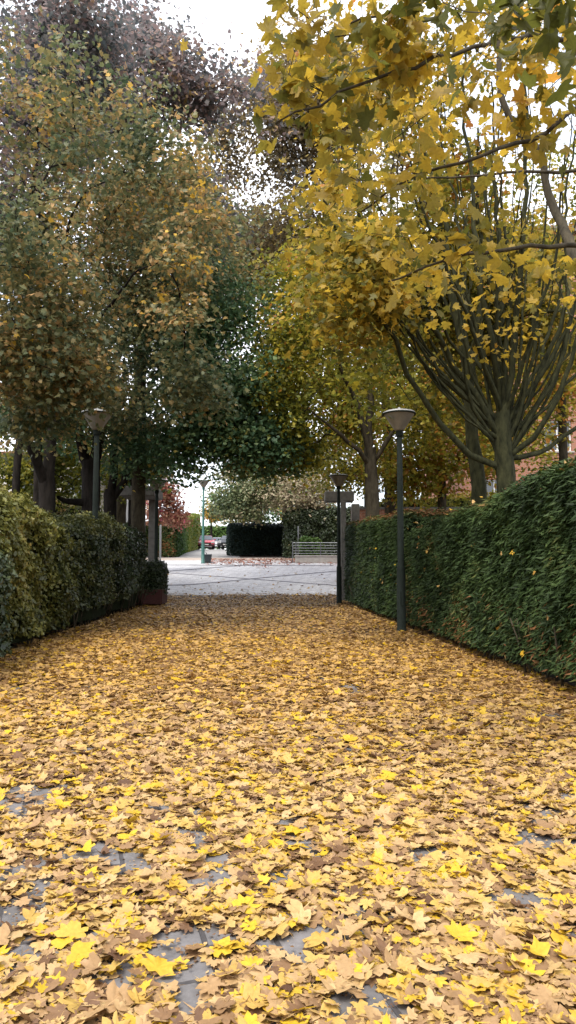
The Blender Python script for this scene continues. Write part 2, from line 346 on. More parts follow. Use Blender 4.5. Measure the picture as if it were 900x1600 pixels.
# ---------------------------------------------------------------- trees
def resample(pl, step):
    pl = [np.array(p, float) for p in pl]
    # Catmull-Rom through the points
    out = [pl[0]]
    for i in range(len(pl) - 1):
        p0 = pl[max(i - 1, 0)]; p1 = pl[i]; p2 = pl[i + 1]; p3 = pl[min(i + 2, len(pl) - 1)]
        m = max(1, int(np.linalg.norm(p2 - p1) / step))
        for j in range(1, m + 1):
            t = j / m
            out.append(0.5 * ((2 * p1) + (-p0 + p2) * t + (2 * p0 - 5 * p1 + 4 * p2 - p3) * t ** 2 + (-p0 + 3 * p1 - 3 * p2 + p3) * t ** 3))
    return out
def tree(name, label, limbs, blobs, leafmat, bark, nleaf=60, spread=0.35, lsize=0.1, tmpl=T_MID, seed=1, group=None, cat='tree',
         rmin=0.007, power=2.35, step=0.35, vfun=None, droop=0.0, wob=0.06, up=0.6, vmix=0.45, gate=0.55):
    """limbs: polylines (first is the trunk) with (points, r_start, r_end); blobs: (centre, radii, clumps)"""
    r = np.random.default_rng(seed)
    base = np.array(limbs[0][0][0], float)
    root = empty(name, base, label, cat, group)
    pos = np.zeros((60000, 3)); par = np.full(60000, -1); rad = np.zeros(60000); n = 0
    for li, (pl, r0, r1) in enumerate(limbs):
        pts = resample(pl, step)
        if li == 0: prev = -1
        else:
            prev = int(np.argmin(np.sum((pos[:n] - pts[0]) ** 2, axis=1))); 
            if np.linalg.norm(pos[prev] - pts[0]) < 0.15: pts = pts[1:]
        for i, p in enumerate(pts):
            t = i / max(1, len(pts) - 1)
            pos[n] = p + (r.normal(0, wob * 0.5, 3) if i and li else 0); par[n] = prev; rad[n] = r0 + (r1 - r0) * t; prev = n; n += 1
    limb_n = n
    cl = []
    for c, ra, cnt in blobs:
        d = r.normal(size=(cnt, 3)); d /= np.linalg.norm(d, axis=1, keepdims=True)
        q = np.array(c) + d * (r.random((cnt, 1)) ** (1 / 2.0)) * r.uniform(.8, 1.22, (cnt, 1)) * np.array(ra)
        cl.append(q[vnoise(q + seed * 3.1, gate) > 0.36])
    cl = np.concatenate(cl); cl = cl[cl[:, 2] > 1.0 + zg(cl[:, 1])]
    dist = np.min(np.linalg.norm(cl[:, None, :] - pos[None, :limb_n:2, :], axis=2), axis=1)
    hub = pos[min(limb_n - 1, max(0, limb_n // 6))]
    for c in cl[np.argsort(dist)]:
        d = pos[:n] - c; dd = np.sqrt(np.sum(d * d, axis=1))
        node_out = np.linalg.norm(pos[:n] - hub, axis=1)
        cost = dd + 0.25 * np.maximum(0, pos[:n, 2] - c[2]) + 0.3 * np.maximum(0, node_out - np.linalg.norm(c - hub)) + 0.05 * node_out
        cost[:4] += 5
        j = int(np.argmin(cost)); a = pos[j]; L = dd[j]; m = max(1, int(L / step))
        mid = (a + c) / 2 + np.array([0, 0, L * 0.10]) + r.normal(0, L * 0.07, 3)
        prev = j
        for k in range(1, m + 1):
            t = k / m; q = (1 - t) ** 2 * a + 2 * t * (1 - t) * mid + t * t * c + r.normal(0, wob * 0.5, 3)
            if n >= 59990: break
            pos[n] = q; par[n] = prev; prev = n; n += 1
    pos = pos[:n]; par = par[:n]; rad = rad[:n]
    rr = np.zeros(n); acc = np.zeros(n)
    for i in range(n - 1, -1, -1):
        rr[i] = max(rmin, acc[i] ** (1 / power) if acc[i] > 0 else rmin)
        if par[i] >= 0: acc[par[i]] += rr[i] ** power
    rr[:limb_n] = np.maximum(rad[:limb_n], 0); rr[limb_n:] = np.minimum(rr[limb_n:], 0.09)
    for i in range(limb_n, n): rr[i] = min(rr[i], rr[par[i]])
    # chains
    kids = [[] for _ in range(n)]
    for i in range(n):
        if par[i] >= 0: kids[par[i]].append(i)
    V = []; Fq = []; nv = 0
    starts = [0]
    while starts:
        i = starts.pop(); ch = [par[i], i] if par[i] >= 0 else [i]
        while kids[i]:
            ks = sorted(kids[i], key=lambda q: -rr[q]); starts += ks[1:]; i = ks[0]; ch.append(i)
        if len(ch) < 2: continue
        P = pos[ch] - base; Rd = rr[ch].copy()
        if par[ch[1]] >= 0 and par[ch[0]] != -1 or len(ch) > 1: Rd[0] = min(Rd[0], Rd[1] * 1.25)
        mx_ = Rd.max(); s = 10 if mx_ > 0.09 else 6 if mx_ > 0.03 else 4 if mx_ > 0.012 else 3
        T = np.gradient(P, axis=0); T /= np.linalg.norm(T, axis=1, keepdims=True) + 1e-9
        u = np.cross(T[0], (0.3, 0.9, 0.1)); ang = np.arange(s) * 2 * math.pi / s
        for k in range(len(ch)):
            u = u - T[k] * np.dot(u, T[k]); u /= np.linalg.norm(u) + 1e-9; w = np.cross(T[k], u)
            rk = Rd[k] * (1 + (r.normal(0, .05, s) if mx_ > 0.05 else 0))
            if ch[0] == 0 and k < 3 and par[ch[0]] == -1: rk = rk * (1.35 - 0.12 * k)
            V.append(P[k] + np.outer(np.cos(ang) * rk, u) + np.outer(np.sin(ang) * rk, w))
        m = len(ch); k = np.arange(m - 1)[:, None] * s; a_ = np.arange(s)[None, :]; b_ = (a_ + 1) % s
        Fq.append((np.stack([k + a_, k + b_, k + s + b_, k + s + a_], axis=-1).reshape(-1, 4)) + nv)
        nv += m * s
    V = np.concatenate(V); Fq = np.concatenate(Fq)
    me = np_mesh('trunk', V, Fq.ravel(), np.full(len(Fq), 4))
    link_mesh('trunk', me, bark, root, True)
    # leaves round the clumps
    K = len(cl); num = r.poisson(nleaf, K)
    ci = np.repeat(np.arange(K), num); m = len(ci)
    off = r.normal(size=(m, 3)) * np.array([1, 1, 0.6]) * spread * r.uniform(.6, 1.4, K)[ci][:, None]
    off[:, 2] -= 0.10 * np.linalg.norm(off[:, :2], axis=1) + droop * r.random(m)
    p = cl[ci] + off
    nr = np.stack([r.normal(0, .5, m), r.normal(0, .5, m), np.full(m, up) + r.normal(0, .3, m)], 1)
    nr[:, :2] += off[:, :2] * 0.6
    cv = r.random(K)
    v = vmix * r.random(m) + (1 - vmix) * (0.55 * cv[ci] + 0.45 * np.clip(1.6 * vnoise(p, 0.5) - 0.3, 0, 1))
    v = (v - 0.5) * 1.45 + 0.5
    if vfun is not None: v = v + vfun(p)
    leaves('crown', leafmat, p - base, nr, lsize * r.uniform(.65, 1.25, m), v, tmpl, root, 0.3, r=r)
    return root

# ---------------------------------------------------------------- hedges
def hedge(name, label, a, b, thick, h0, h1, leafmat, dens, lsize, tmpl=T_OVAL, seed=1, rnd=0.25, bumpy=0.10, group=None, cat='hedge',
          horizontal=0.0, zbase=0.15, vfun=None, faces=(1, 1, 1, 1), stems=0, end_h=None, extra=None, parent=None, zfoot=None, top_v=0.0, dens_fun=None):
    """front face runs from a to b on the ground, the hedge lies to its left-hand side by thick"""
    r = np.random.default_rng(seed)
    a = np.array([a[0], a[1], 0.0]); b = np.array([b[0], b[1], 0.0]); L = np.linalg.norm(b - a); t = (b - a) / L
    side = np.array([-t[1], t[0], 0]) * np.sign(thick); T = abs(thick)
    z0 = zg(a[1]) if zfoot is None else zfoot
    base = np.array([a[0], a[1], z0])
    root = parent or empty(name, base, label, cat, group)
    def shape(u, w, z, puff=0.0):           # u 0..L along, w 0..T across, z 0..1
        H = h0 + (h1 - h0) * u / L
        if end_h is not None: H = end_h(u)
        p = np.stack([u, w, z * H], 1)
        lo = np.array([rnd, rnd, 0.0]); hi = np.stack([np.full_like(u, L - rnd), np.full_like(u, max(T - rnd, rnd)), H - rnd], 1)
        q = np.clip(p, lo, hi); d = p - q; dn = np.linalg.norm(d, axis=1, keepdims=True)
        nn = np.where(dn > 1e-6, d / np.maximum(dn, 1e-6), 0); p = q + nn * np.minimum(dn, rnd + 0 * dn)
        pw = a + p[:, :1] * t + p[:, 1:2] * side + np.array([0, 0, 1.0]) * p[:, 2:3]
        ground = zg(pw[:, 1]) if zfoot is None else zfoot
        nw = nn[:, :1] * t + nn[:, 1:2] * side + nn[:, 2:3] * np.array([0, 0, 1.0])
        disp = bumpy * (2 * vnoise(pw, 1.1) - 1) + 0.6 * bumpy * (2 * vnoise(pw, 3.3) - 1) + puff
        pw = pw + nw * disp[:, None]; pw[:, 2] += ground
        return pw, nw
    # inner mass
    nu, nz_ = max(4, int(L / 0.35)), 10
    rings = []; 
    uu = np.linspace(0, 1, nu)
    prof = [(0, 0.06), (0, .5), (0, .8), (0, 1), (.5, 1), (1, 1), (1, .5), (1, 0.06)]
    grid_u, grid_w, grid_z = [], [], []
    for q in uu:
        for (w_, z_) in prof: grid_u.append(q * L); grid_w.append(w_ * T); grid_z.append(z_)
    cv_, _ = shape(np.array(grid_u), np.array(grid_w), np.array(grid_z), 0)
    # pull inwards
    cen = a + t * L / 2 + side * T / 2; inn = np.zeros_like(cv_)
    gu, gw, gz = np.array(grid_u), np.array(grid_w), np.array(grid_z)
    ins = min(0.12, T * 0.2)
    cv_ += ((0.5 - gu / L) * 2 * (np.abs(0.5 - gu / L) > 0.49) * ins)[:, None] * t + ((0.5 - gw / T) * 2 * ins)[:, None] * side - (gz > .9)[:, None] * np.array([0, 0, ins])
    np_ = len(prof); fs = []
    for i in range(nu - 1):
        for j in range(np_): fs.append((i * np_ + j, i * np_ + (j + 1) % np_, (i + 1) * np_ + (j + 1) % np_, (i + 1) * np_ + j))
    me = bpy.data.meshes.new('inner_twigs'); me.from_pydata([tuple(x) for x in (cv_ - base)], [], fs + [tuple(range(np_)), tuple(range(nu * np_ - 1, (nu - 1) * np_ - 1, -1))]); me.validate()
    link_mesh('inner_twigs', me, M['hedge_core'], root)
    P_, N_ = [], []
    Hm = max(h0, h1)
    for k, (ar, on) in enumerate(zip((L * Hm, L * T, T * Hm, T * Hm, L * Hm), faces + (0.25,) if len(faces) == 4 else faces)):
        if not on: continue
        m = int(ar * dens * on); q1, q2 = r.random(m), r.random(m)
        if dens_fun is not None and k in (0, 1):
            keep = r.random(m) < dens_fun(q1 * L); q1, q2 = q1[keep], q2[keep]; m = len(q1)
        zz = zbase / Hm + (1 - zbase / Hm) * q2
        if k == 0: u, w, z, n_ = q1 * L, np.zeros(m), zz, -side
        elif k == 1: u, w, z, n_ = q1 * L, q2 * T, np.ones(m), np.array([0, 0, 1.0])
        elif k == 2: u, w, z, n_ = np.zeros(m), q1 * T, zz, -t
        elif k == 3: u, w, z, n_ = np.full(m, L), q1 * T, zz, t
        else: u, w, z, n_ = q1 * L, np.full(m, T), zz, side
        p, nn = shape(u, w, z, r.normal(-0.015, 0.045, m)); P_.append(p); N_.append(0.6 * nn + 0.4 * n_)
    p = np.concatenate(P_); nn = np.concatenate(N_); m = len(p)
    if horizontal:
        nr = np.stack([r.normal(0, .35, m), r.normal(0, .35, m), np.full(m, 1.0)], 1) * horizontal + nn * 0.5
        sd_ = nn * 0.7 + r.normal(0, .6, (m, 3)) * np.array([1, 1, .35])
    else:
        nr = nn + r.normal(0, .65, (m, 3)) + np.array([0, 0, .35]); sd_ = r.normal(size=(m, 3)) - np.array([0, 0, .5])
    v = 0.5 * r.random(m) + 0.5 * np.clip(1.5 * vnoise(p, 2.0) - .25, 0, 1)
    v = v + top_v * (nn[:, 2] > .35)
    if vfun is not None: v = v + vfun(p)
    leaves('foliage', leafmat, p - base, nr, lsize * r.uniform(.6, 1.3, m), v, tmpl, root, 0.25, sd_, r=r)
    if stems:
        mb = MB(); single = stems < 12
        for i in range(stems):
            if single: mb = MB()
            u = r.random() * L; w = r.uniform(0.05, 0.35) * T; q = a + t * u + side * w; gz_ = (zg(q[1]) if zfoot is None else zfoot)
            p0 = q + [0, 0, gz_ - .02] - base; dx = r.normal(0, .10, 3)
            mb.tube([p0, p0 + [dx[0], dx[1], .35], p0 + [dx[0] * 2, dx[1] * 2, .8]], [.022, .017, .01], 5)
            if single: mb.build('stem', M['bark'], root, True)
        if not single: tag(mb.build('stems', M['bark'], root, True), kind='stuff')
    return root

# ================================================================ THE SETTING
def sheet(name, mat, xs_fun, ys, dz, nx=10):
    vs_, fs = [], []
    for y in ys:
        x0, x1 = xs_fun(y)
        for i in range(nx + 1): vs_.append((x0 + (x1 - x0) * i / nx, y, float(zg(y)) + dz))
    for j in range(len(ys) - 1):
        for i in range(nx):
            k = j * (nx + 1) + i; fs.append((k, k + 1, k + nx + 2, k + nx + 1))
    me = bpy.data.meshes.new(name); me.from_pydata(vs_, [], fs)
    return tag(link_mesh(name, me, mat), kind='structure')
ygrid = sorted(set(list(np.arange(-60, 30, 6.0)) + list(np.arange(30, 60, 0.5)) + list(np.arange(60, 120, 3.0)) + [150, 200, 300, 500]))
sheet('ground', M['soil'], lambda y: (-160, 160), ygrid, 0, 4)
sheet('path', M['paving'], lambda y: (path_l(y), path_r(y)), list(np.arange(-8, 30, 2.0)) + list(np.arange(30, 34.6, .5)), 0.006, 4)
yp = list(np.arange(34.0, 50.6, 0.5))
sheet('plaza', M['plaza'], lambda y: (-16, 14), yp, 0.010, 8)
sheet('road', M['asphalt'], lambda y: (-10.5 + (y - 50) * -0.08, -3.2 - (y - 50) * 0.10), list(np.arange(50.4, 76, 1.0)), 0.014, 4)
sheet('car_park', M['asphalt'], lambda y: (-30, 12), list(np.arange(75, 96, 2.0)), 0.018, 4)
sheet('pavement', M['beige'], lambda y: (-16, 14), list(np.arange(48.3, 50.6, .4)), 0.016, 6)
# dark bands let into the plaza
def band(p, q, w=0.22):
    p = ground_at(*p); q = ground_at(*q); d = (q - p)[:2]; L = np.linalg.norm(d); n_ = np.array([-d[1], d[0]]) / L * w / 2
    vs_, fs = [], []
    m = int(L / 0.5) + 1
    for i in range(m + 1):
        c = p[:2] + d * i / m
        for s in (-1, 1):
            e = c + s * n_; vs_.append((e[0], e[1], float(zg(e[1])) + 0.014))
    for i in range(m): fs.append((2 * i, 2 * i + 1, 2 * i + 3, 2 * i + 2))
    return vs_, fs
mb = MB()
for p, q in (((150, 888), (560, 918)), ((300, 914), (620, 885)), ((150, 902), (420, 881)), ((180, 917), (300, 914)), ((60, 882), (520, 884.5))):
    vs_, fs = band(p, q); 
    mb.add([(x, y, z + 0.004 * len(mb.v) / 60) for x, y, z in vs_], fs)
tag(mb.build('paving_bands', M['band']), kind='structure')

# ================================================================ FALLEN LEAVES
def litter(n_try, y0, y1, tmpl, size, dens, seed, name, label, lift=0.03, mat=None, bright=0.0, xr=None, dzb=0.010, tilt=.2, yf=.14):
    r = np.random.default_rng(seed)
    y = y0 + (y1 - y0) * r.random(n_try)
    if xr is None: x = path_l(y) - 0.3 + (path_r(y) - path_l(y) + 0.7) * r.random(n_try)
    else: x = xr[0](y) + (xr[1](y) - xr[0](y)) * r.random(n_try)
    vis = np.abs(x) < 0.43 * y + 2.2
    x, y = x[vis], y[vis]
    p = np.stack([x, y, np.zeros_like(x)], 1)
    keep = r.random(len(x)) < dens(p); p = p[keep]; n = len(p)
    p[:, 2] = zg(p[:, 1]) + dzb + lift * r.random(n) ** 1.5
    nr = np.stack([r.normal(0, tilt, n), r.normal(0, tilt, n), np.ones(n)], 1)
    flip = r.random(n) < .5; nr[flip] *= -1
    big = vnoise(p, 0.9)
    v = 0.12 + 0.62 * r.random(n) ** 0.9 + 0.12 * (big - .5) + bright
    yl = r.random(n) < yf; v[yl] = r.uniform(.84, 1.0, yl.sum())
    dk = r.random(n) < 0.10; v[dk] = r.uniform(0, .18, dk.sum())
    v = v + .035 * (p[:, 1] < 8)
    sz_ = size * np.clip(r.lognormal(-.05, .33, n), .35, 1.75)
    o = leaves(name, mat or M['litter'], p, nr, sz_, v, tmpl, None, 0.19, r=r)
    return tag(o, label, 'leaves', None, 'stuff')
def d_near(p):
    g = vnoise(p + 7, 2.6) * .45 + vnoise(p, 6.1) * .55
    thin = np.clip((-p[:, 0] - 0.35 * p[:, 1] + 1.3) / 2.5, 0, 1) * np.clip((11 - p[:, 1]) / 3, 0, 1) * .22 + np.clip((3.2 - p[:, 1]) / 2, 0, 1) * .05
    return np.clip((g - .20 - thin * .9) * 4.0, 0.06, 1) * .85
litter(125000, 0.6, 9.5, T_MAPLE, 0.053, lambda p: d_near(p) * np.clip((9.5 - p[:, 1]) / 4, 0, 1), 11, 'leaf_carpet', 'thick carpet of dry tan and yellow maple leaves on the stone path, near part')
litter(95000, 5.0, 16, T_MID, 0.060, lambda p: np.clip((p[:, 1] - 5) / 4, 0, 1) * np.clip((vnoise(p + 7, 2.4) * .5 + vnoise(p, 5.3) * .5 - .18 - .10 * np.clip((10 - p[:, 1]) / 3, 0, 1)) * 5, .12, 1), 12, 'leaf_carpet', 'carpet of golden brown fallen leaves between the two hedges', bright=-.03, yf=.09, mat=M['litter_mid'])
litter(60000, 15, 34.5, T_RHOMB, 0.092, lambda p: np.clip(1.2 - (p[:, 1] - 30.5) / 4 * (1 + 0.6 * (vnoise(p, .8) - .5)), 0, 1), 13, 'leaf_carpet', 'distant golden fallen leaves thinning out towards the grey plaza', bright=-.08, yf=.06, mat=M['litter_mid'])
litter(34000, 0.6, 8, T_RHOMB, 0.016, lambda p: .8 + 0 * p[:, 0], 18, 'leaf_crumbs', 'brown crumbs and torn bits of leaf lying on the near paving stones', bright=-.2, yf=.02, dzb=.008)
litter(2600, 33.5, 44, T_RHOMB, 0.12, lambda p: np.clip(.5 - (p[:, 1] - 34) / 9, 0.06, 1), 14, 'scattered_leaves', 'leaves scattered on the pale grey plaza paving', xr=(lambda y: -9 + 0 * y, lambda y: 4 + 0 * y), dzb=.02)
litter(9000, 42.5, 49.5, T_RHOMB, 0.13, lambda p: .4 * np.clip((p[:, 1] - 44.6 + (p[:, 0] + 4) * .5 * (p[:, 0] < -1)) / 2.5, .0, 1), 15, 'rusty_leaves', 'rust red fallen leaves along the foot of the dark hedge and low wall', mat=M['litter_red'], xr=(lambda y: -5.2 + 0 * y, lambda y: 6 + 0 * y), dzb=.022)
litter(9000, 2, 30, T_MID, 0.09, lambda p: 0.35 + 0 * p[:, 0], 16, 'bed_leaves', 'brown leaves fallen on the dark soil under the left shrubs', xr=(lambda y: path_l(y) - 1.2, lambda y: path_l(y) + .1), bright=-.2, dzb=.004)
litter(5000, 4, 30, T_MID, 0.09, lambda p: 0.35 + 0 * p[:, 0], 17, 'bed_leaves', 'brown leaves fallen on the soil strip under the right hedge', xr=(lambda y: path_r(y) - .05, lambda y: path_r(y) + .35), bright=-.2, dzb=.004)

for px, py, s, col, lab in ((113, 1472, .095, .86, 'large orange yellow maple leaf lying just above another bright one at lower left'),
                       (127, 1514, .10, .92, 'large bright yellow spread maple leaf nearest the lower left corner'),
                       (432, 1332, .075, 1.0, 'small pure yellow leaf lying alone in the middle of the near path'),
                       (545, 1163, .12, 1.0, 'vivid yellow leaf on the darker carpet halfway along the path'),
                       (613, 1223, .12, 1.0, 'vivid yellow leaf right of centre, nearer than the other far one'),
                       (112, 1045, .17, .97, 'yellow leaf lying by itself near the foot of the left shrubs'),
                       (720, 1478, .10, .95, 'golden leaf with turned up lobes near the lower right corner')):
    g = ground_at(px, py)
    o = leaves('fallen_leaf', M['litter'], np.zeros((1, 3)), np.array([[.12, -.25, 1.0]]), np.array([s * .95]), np.array([col]), T_MAPLE, None, .12, np.array([[rng.normal(), rng.normal(), 0]]))
    o.location = (g[0], g[1], g[2] + .05); tag(o, lab, 'leaf', 'bright leaves lying on the carpet')

# ================================================================ HEDGES AND SHRUBS
def rx(y): return path_r(y) + 0.16
near_v = lambda u: np.clip(1.15 - u / 14, .25, 1)
# right clipped cypress: near tall stretch, lower stretch beyond the first lamp
hedge('cypress_hedge', 'tall clipped dark green conifer hedge along the right of the path, nearer stretch',
      (rx(4.0), 4.0), (rx(18.4), 18.4), -1.15, 2.82, 2.72, M['lf_cypress'], 3000, .125, T_BLADE, 21, .22, .09, 'clipped hedges lining the right of the path',
      horizontal=.55, zbase=.22, stems=90, end_h=lambda u: 2.82 - .03 * u + .05 * np.sin(u * 1.3), faces=(1, .6, .3, .5),
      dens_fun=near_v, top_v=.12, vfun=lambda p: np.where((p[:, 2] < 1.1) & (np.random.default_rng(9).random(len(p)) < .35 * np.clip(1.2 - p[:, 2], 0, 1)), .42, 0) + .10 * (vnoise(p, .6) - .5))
hedge('cypress_hedge', 'lower far stretch of clipped green hedge between the two right lamps',
      (rx(18.3), 18.3), (rx(30.0), 30.0), -1.3, 2.85, 3.2, M['lf_cypress'], 1100, .15, T_BLADE, 22, .18, .06, 'clipped hedges lining the right of the path',
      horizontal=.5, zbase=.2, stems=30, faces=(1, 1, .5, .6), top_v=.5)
# left shrubs (front face seen from the path: hedge lies at the left, so thick > 0)
def lx(y): return path_l(y) - 0.12
hedge('broadleaf_shrub', 'big rounded yellow green shrub at the left, nearest to the camera',
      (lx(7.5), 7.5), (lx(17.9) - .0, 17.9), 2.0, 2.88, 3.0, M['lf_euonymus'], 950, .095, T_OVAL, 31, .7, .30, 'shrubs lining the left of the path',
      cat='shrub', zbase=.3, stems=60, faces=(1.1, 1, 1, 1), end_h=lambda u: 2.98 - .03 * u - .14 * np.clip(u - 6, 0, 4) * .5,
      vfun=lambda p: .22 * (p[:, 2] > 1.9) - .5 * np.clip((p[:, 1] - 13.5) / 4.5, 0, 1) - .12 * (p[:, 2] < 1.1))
hedge('broadleaf_shrub', 'small dark glossy green shrub low at the left edge before the yellow green one',
      (lx(9.6) + .5, 9.6), (lx(11.4) + .45, 11.4), .9, 1.9, 1.6, M['lf_privet'], 700, .08, T_OVAL, 32, .4, .15, 'shrubs lining the left of the path', cat='shrub', zbase=.25, stems=8)
hedge('broadleaf_shrub', 'dark green leafy hedge shrub in the middle of the left row',
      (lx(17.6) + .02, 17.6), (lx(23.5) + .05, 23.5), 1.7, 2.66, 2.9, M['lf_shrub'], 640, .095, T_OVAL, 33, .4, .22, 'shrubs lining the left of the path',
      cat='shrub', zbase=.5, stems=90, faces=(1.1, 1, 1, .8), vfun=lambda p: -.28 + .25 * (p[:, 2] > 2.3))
hedge('broadleaf_shrub', 'lower dark shrub with slim bare stems between the leafy row and the planter',
      (lx(23.6) + .1, 23.6), (lx(28.0) + .1, 28.0), 1.6, 2.75, 2.8, M['lf_privet'], 420, .11, T_OVAL, 34, .35, .14, 'shrubs lining the left of the path',
      cat='shrub', zbase=.65, stems=60, faces=(1, 1, .6, 1))
# planter with a clipped box shrub
pl = empty('planter', (-5.35, 28.6, 0), 'dark red brown wooden planter at the end of the left shrub row', 'planter')
mb = MB()
for s in (-1, 1):
    mb.box((s * .58, 0, .36), (.05, 1.2, .55)); mb.box((0, s * .62, .36), (1.1, .05, .55))
mb.build('boards', M['rust'], pl)
for i in (-1, 1):
    for j in (-1, 1): MB().box((i * .5, j * .52, .04), (.09, .09, .08)).build('foot', M['rust'], pl)
MB().box((0, 0, .45), (1.1, 1.16, .06)).build('earth', M['soil'], pl)
hedge('clipped_bush', 'compact clipped dark green bush growing in the red brown planter', (-4.72, 27.95), (-4.72, 29.25), 1.3, 1.25, 1.2, M['lf_privet'], 750, .085, T_OVAL, 35, .3, .09, cat='bush', zbase=.0, zfoot=.44)

# plaza hedges
g0 = ground_at(362, 868.5); g1 = ground_at(456, 868.5)
hedge('dark_hedge', 'squared blackish green hedge at the far side of the plaza', (g1[0] + .1, g1[1]), (g0[0] - .2, g0[1] - .5), -4.0, 2.25, 2.35, M['lf_yew'], 330, .12, T_OVAL, 41, .3, .06, zbase=.06)
ga = W(250, 866, 52); gb = W(313, 860, 78)
hedge('bright_hedge', 'bright green clipped hedge leading away left of the road', (-7.7, 51.5), (-9.3, 78), 1.6, 2.65, 3.7, M['lf_fresh'], 160, .17, T_OVAL, 42, .25, .06, zbase=.1,
      vfun=lambda p: np.clip((p[:, 1] - 58) / 10, -.45, .4))
hedge('bright_hedge', 'darker green hedge front standing behind the far left lamp', (-11.5, 51.2), (-7.9, 51.0), 1.4, 2.4, 2.5, M['lf_cypress'], 300, .15, T_OVAL, 43, .2, .06, zbase=.1, vfun=lambda p: .3)
hedge('far_hedge', 'far green hedge behind the parked cars', (2, 97), (-22, 97), -2, 3.0, 3.0, M['lf_fresh'], 60, .3, T_OVAL, 44, .3, .12, zbase=.1, vfun=lambda p: -.2)
hedge('leafy_hedge', 'yellow green hedge seen between the left trunks and the stone pillar', (-9.3, 33), (-15.5, 32), -1.2, 3.3, 3.5, M['lf_fresh'], 180, .13, T_OVAL, 45, .4, .15, zbase=.1, vfun=lambda p: .25)
hedge('leafy_hedge', 'brownish green hedge far behind the right hand trees', (4.0, 36), (22, 33), 1.6, 4.2, 5.2, M['lf_olive'], 130, .16, T_OVAL, 46, .5, .3, zbase=.1, vfun=lambda p: .05)
hedge('leafy_hedge', 'dusky hedge behind the left hand trunks', (-27, 30), (-9.5, 38), 1.6, 3.6, 4.4, M['lf_mixed'], 120, .16, T_OVAL, 47, .5, .3, zbase=.1)
g = ground_at(486, 873)
hedge('small_bush', 'light green bush behind the metal railing', (.9, 46.6), (2.2, 46.8), 1.0, 1.75, 1.5, M['lf_fresh'], 260, .13, T_OVAL, 48, .45, .2, cat='bush', zbase=.1)
hedge('dark_bush', 'dark bush mass between railing and pale tree', (-.4, 49.6), (5.2, 48.6), 1.6, 3.2, 3.6, M['lf_privet'], 160, .16, T_OVAL, 49, .5, .25, cat='bush', zbase=.1)

r = np.random.default_rng(77)
n = 150; y = r.uniform(5, 29, n); x = path_r(y) + .16 + r.uniform(0, 1.0, n); p = np.stack([x, y, 2.86 - .03 * np.clip(y - 4, 0, 14) + r.uniform(-.05, .08, n)], 1)
n2 = 60; y = r.uniform(5, 26, n2); p2 = np.stack([path_r(y) + .08 + r.uniform(-.05, .05, n2), y, r.uniform(.3, 2.3, n2)], 1)
pp_ = np.concatenate([p, p2]); nr = np.concatenate([r.normal(0, .4, (n, 3)) + [0, 0, 1], r.normal(0, .4, (n2, 3)) + [-1, 0, .5]])
tag(leaves('caught_leaves', M['litter_mid'], pp_, nr, .05 * r.uniform(.8, 1.4, n + n2), r.uniform(.4, 1, n + n2), T_MAPLE, None, .3, r=r), 'yellow and tan leaves caught on the face and top of the right hedge', 'leaves', None, 'stuff')

# ================================================================ LAMPS
def lamp(loc, H, pole_mat, label, shade_y=0.0):
    root = empty('street_lamp', loc, label, 'street lamp', 'street lamps along the path and plaza')
    s = H / 5.2
    MB().lathe((0, 0, 0), [(.13 * s, 0), (.13 * s, .04), (.105 * s, .06), (.10 * s, 1.35), (.095 * s, 1.40), (.098 * s, 1.42), (.098 * s, 1.47), (.075 * s, 1.52), (.07 * s, 3.3), (.06 * s, 4.75 * s)], 16).build('pole', pole_mat, root, True)
    MB().lathe((0, 0, H - .56 * s), [(.075 * s, -.10), (.085 * s, -.08), (.085 * s, .02), (.10 * s, .05)], 20).build('collar', pole_mat, root, True)
    MB().lathe((0, 0, H - .56 * s), [(.10 * s, .04), (.13 * s, .08), (.35 * s, .42 * s), (.36 * s, .44 * s)], 32).build('lamp_shade', M['shade'], root, True)
    lid = MB().lathe((0, 0, H - .12 * s), [(.385 * s, 0), (.385 * s, .03 * s), (.34 * s, .055 * s), (.18 * s, .095 * s), (.04 * s, .115 * s), (.03 * s, .15 * s), (.012 * s, .16 * s)], 32).build('lid', M['lid'], root, True)
    MB().lathe((0, 0, 0), [(.392 * s, H - .135 * s), (.392 * s, H - .105 * s)], 32).build('rim', pole_mat, lid, True)
    mb = MB().box((0, -.101 * s, .75), (.075, .012, .32)); mb.build('door_plate', pole_mat, root)
    return root
g = ground_at(627.5, 987); lamp((g[0], g[1], 0), 5.2, M['green_paint'], 'tall dark green lamp post in front of the right hedge, nearest on the right')
g = ground_at(530, 944); lamp((g[0], g[1], 0), 5.25, M['green_paint'], 'dark lamp post at the far end of the right hedge beside the concrete pillar')
p = W(147, 900, 20.6); lamp((p[0], 20.6, 0), 5.92, M['green_paint'], 'lamp post rising behind the left shrubs among dark tree trunks')
p = W(243.5, 900, 30.8); lamp((p[0], 30.8, 0), 5.2, M['green_paint'], 'dark lamp post behind the planter at the far left corner of the path')
g = ground_at(317, 880.5); lamp((g[0], g[1], g[2]), 5.3, M['teal_paint'], 'blue green lamp post standing alone on the plaza next to the bin')

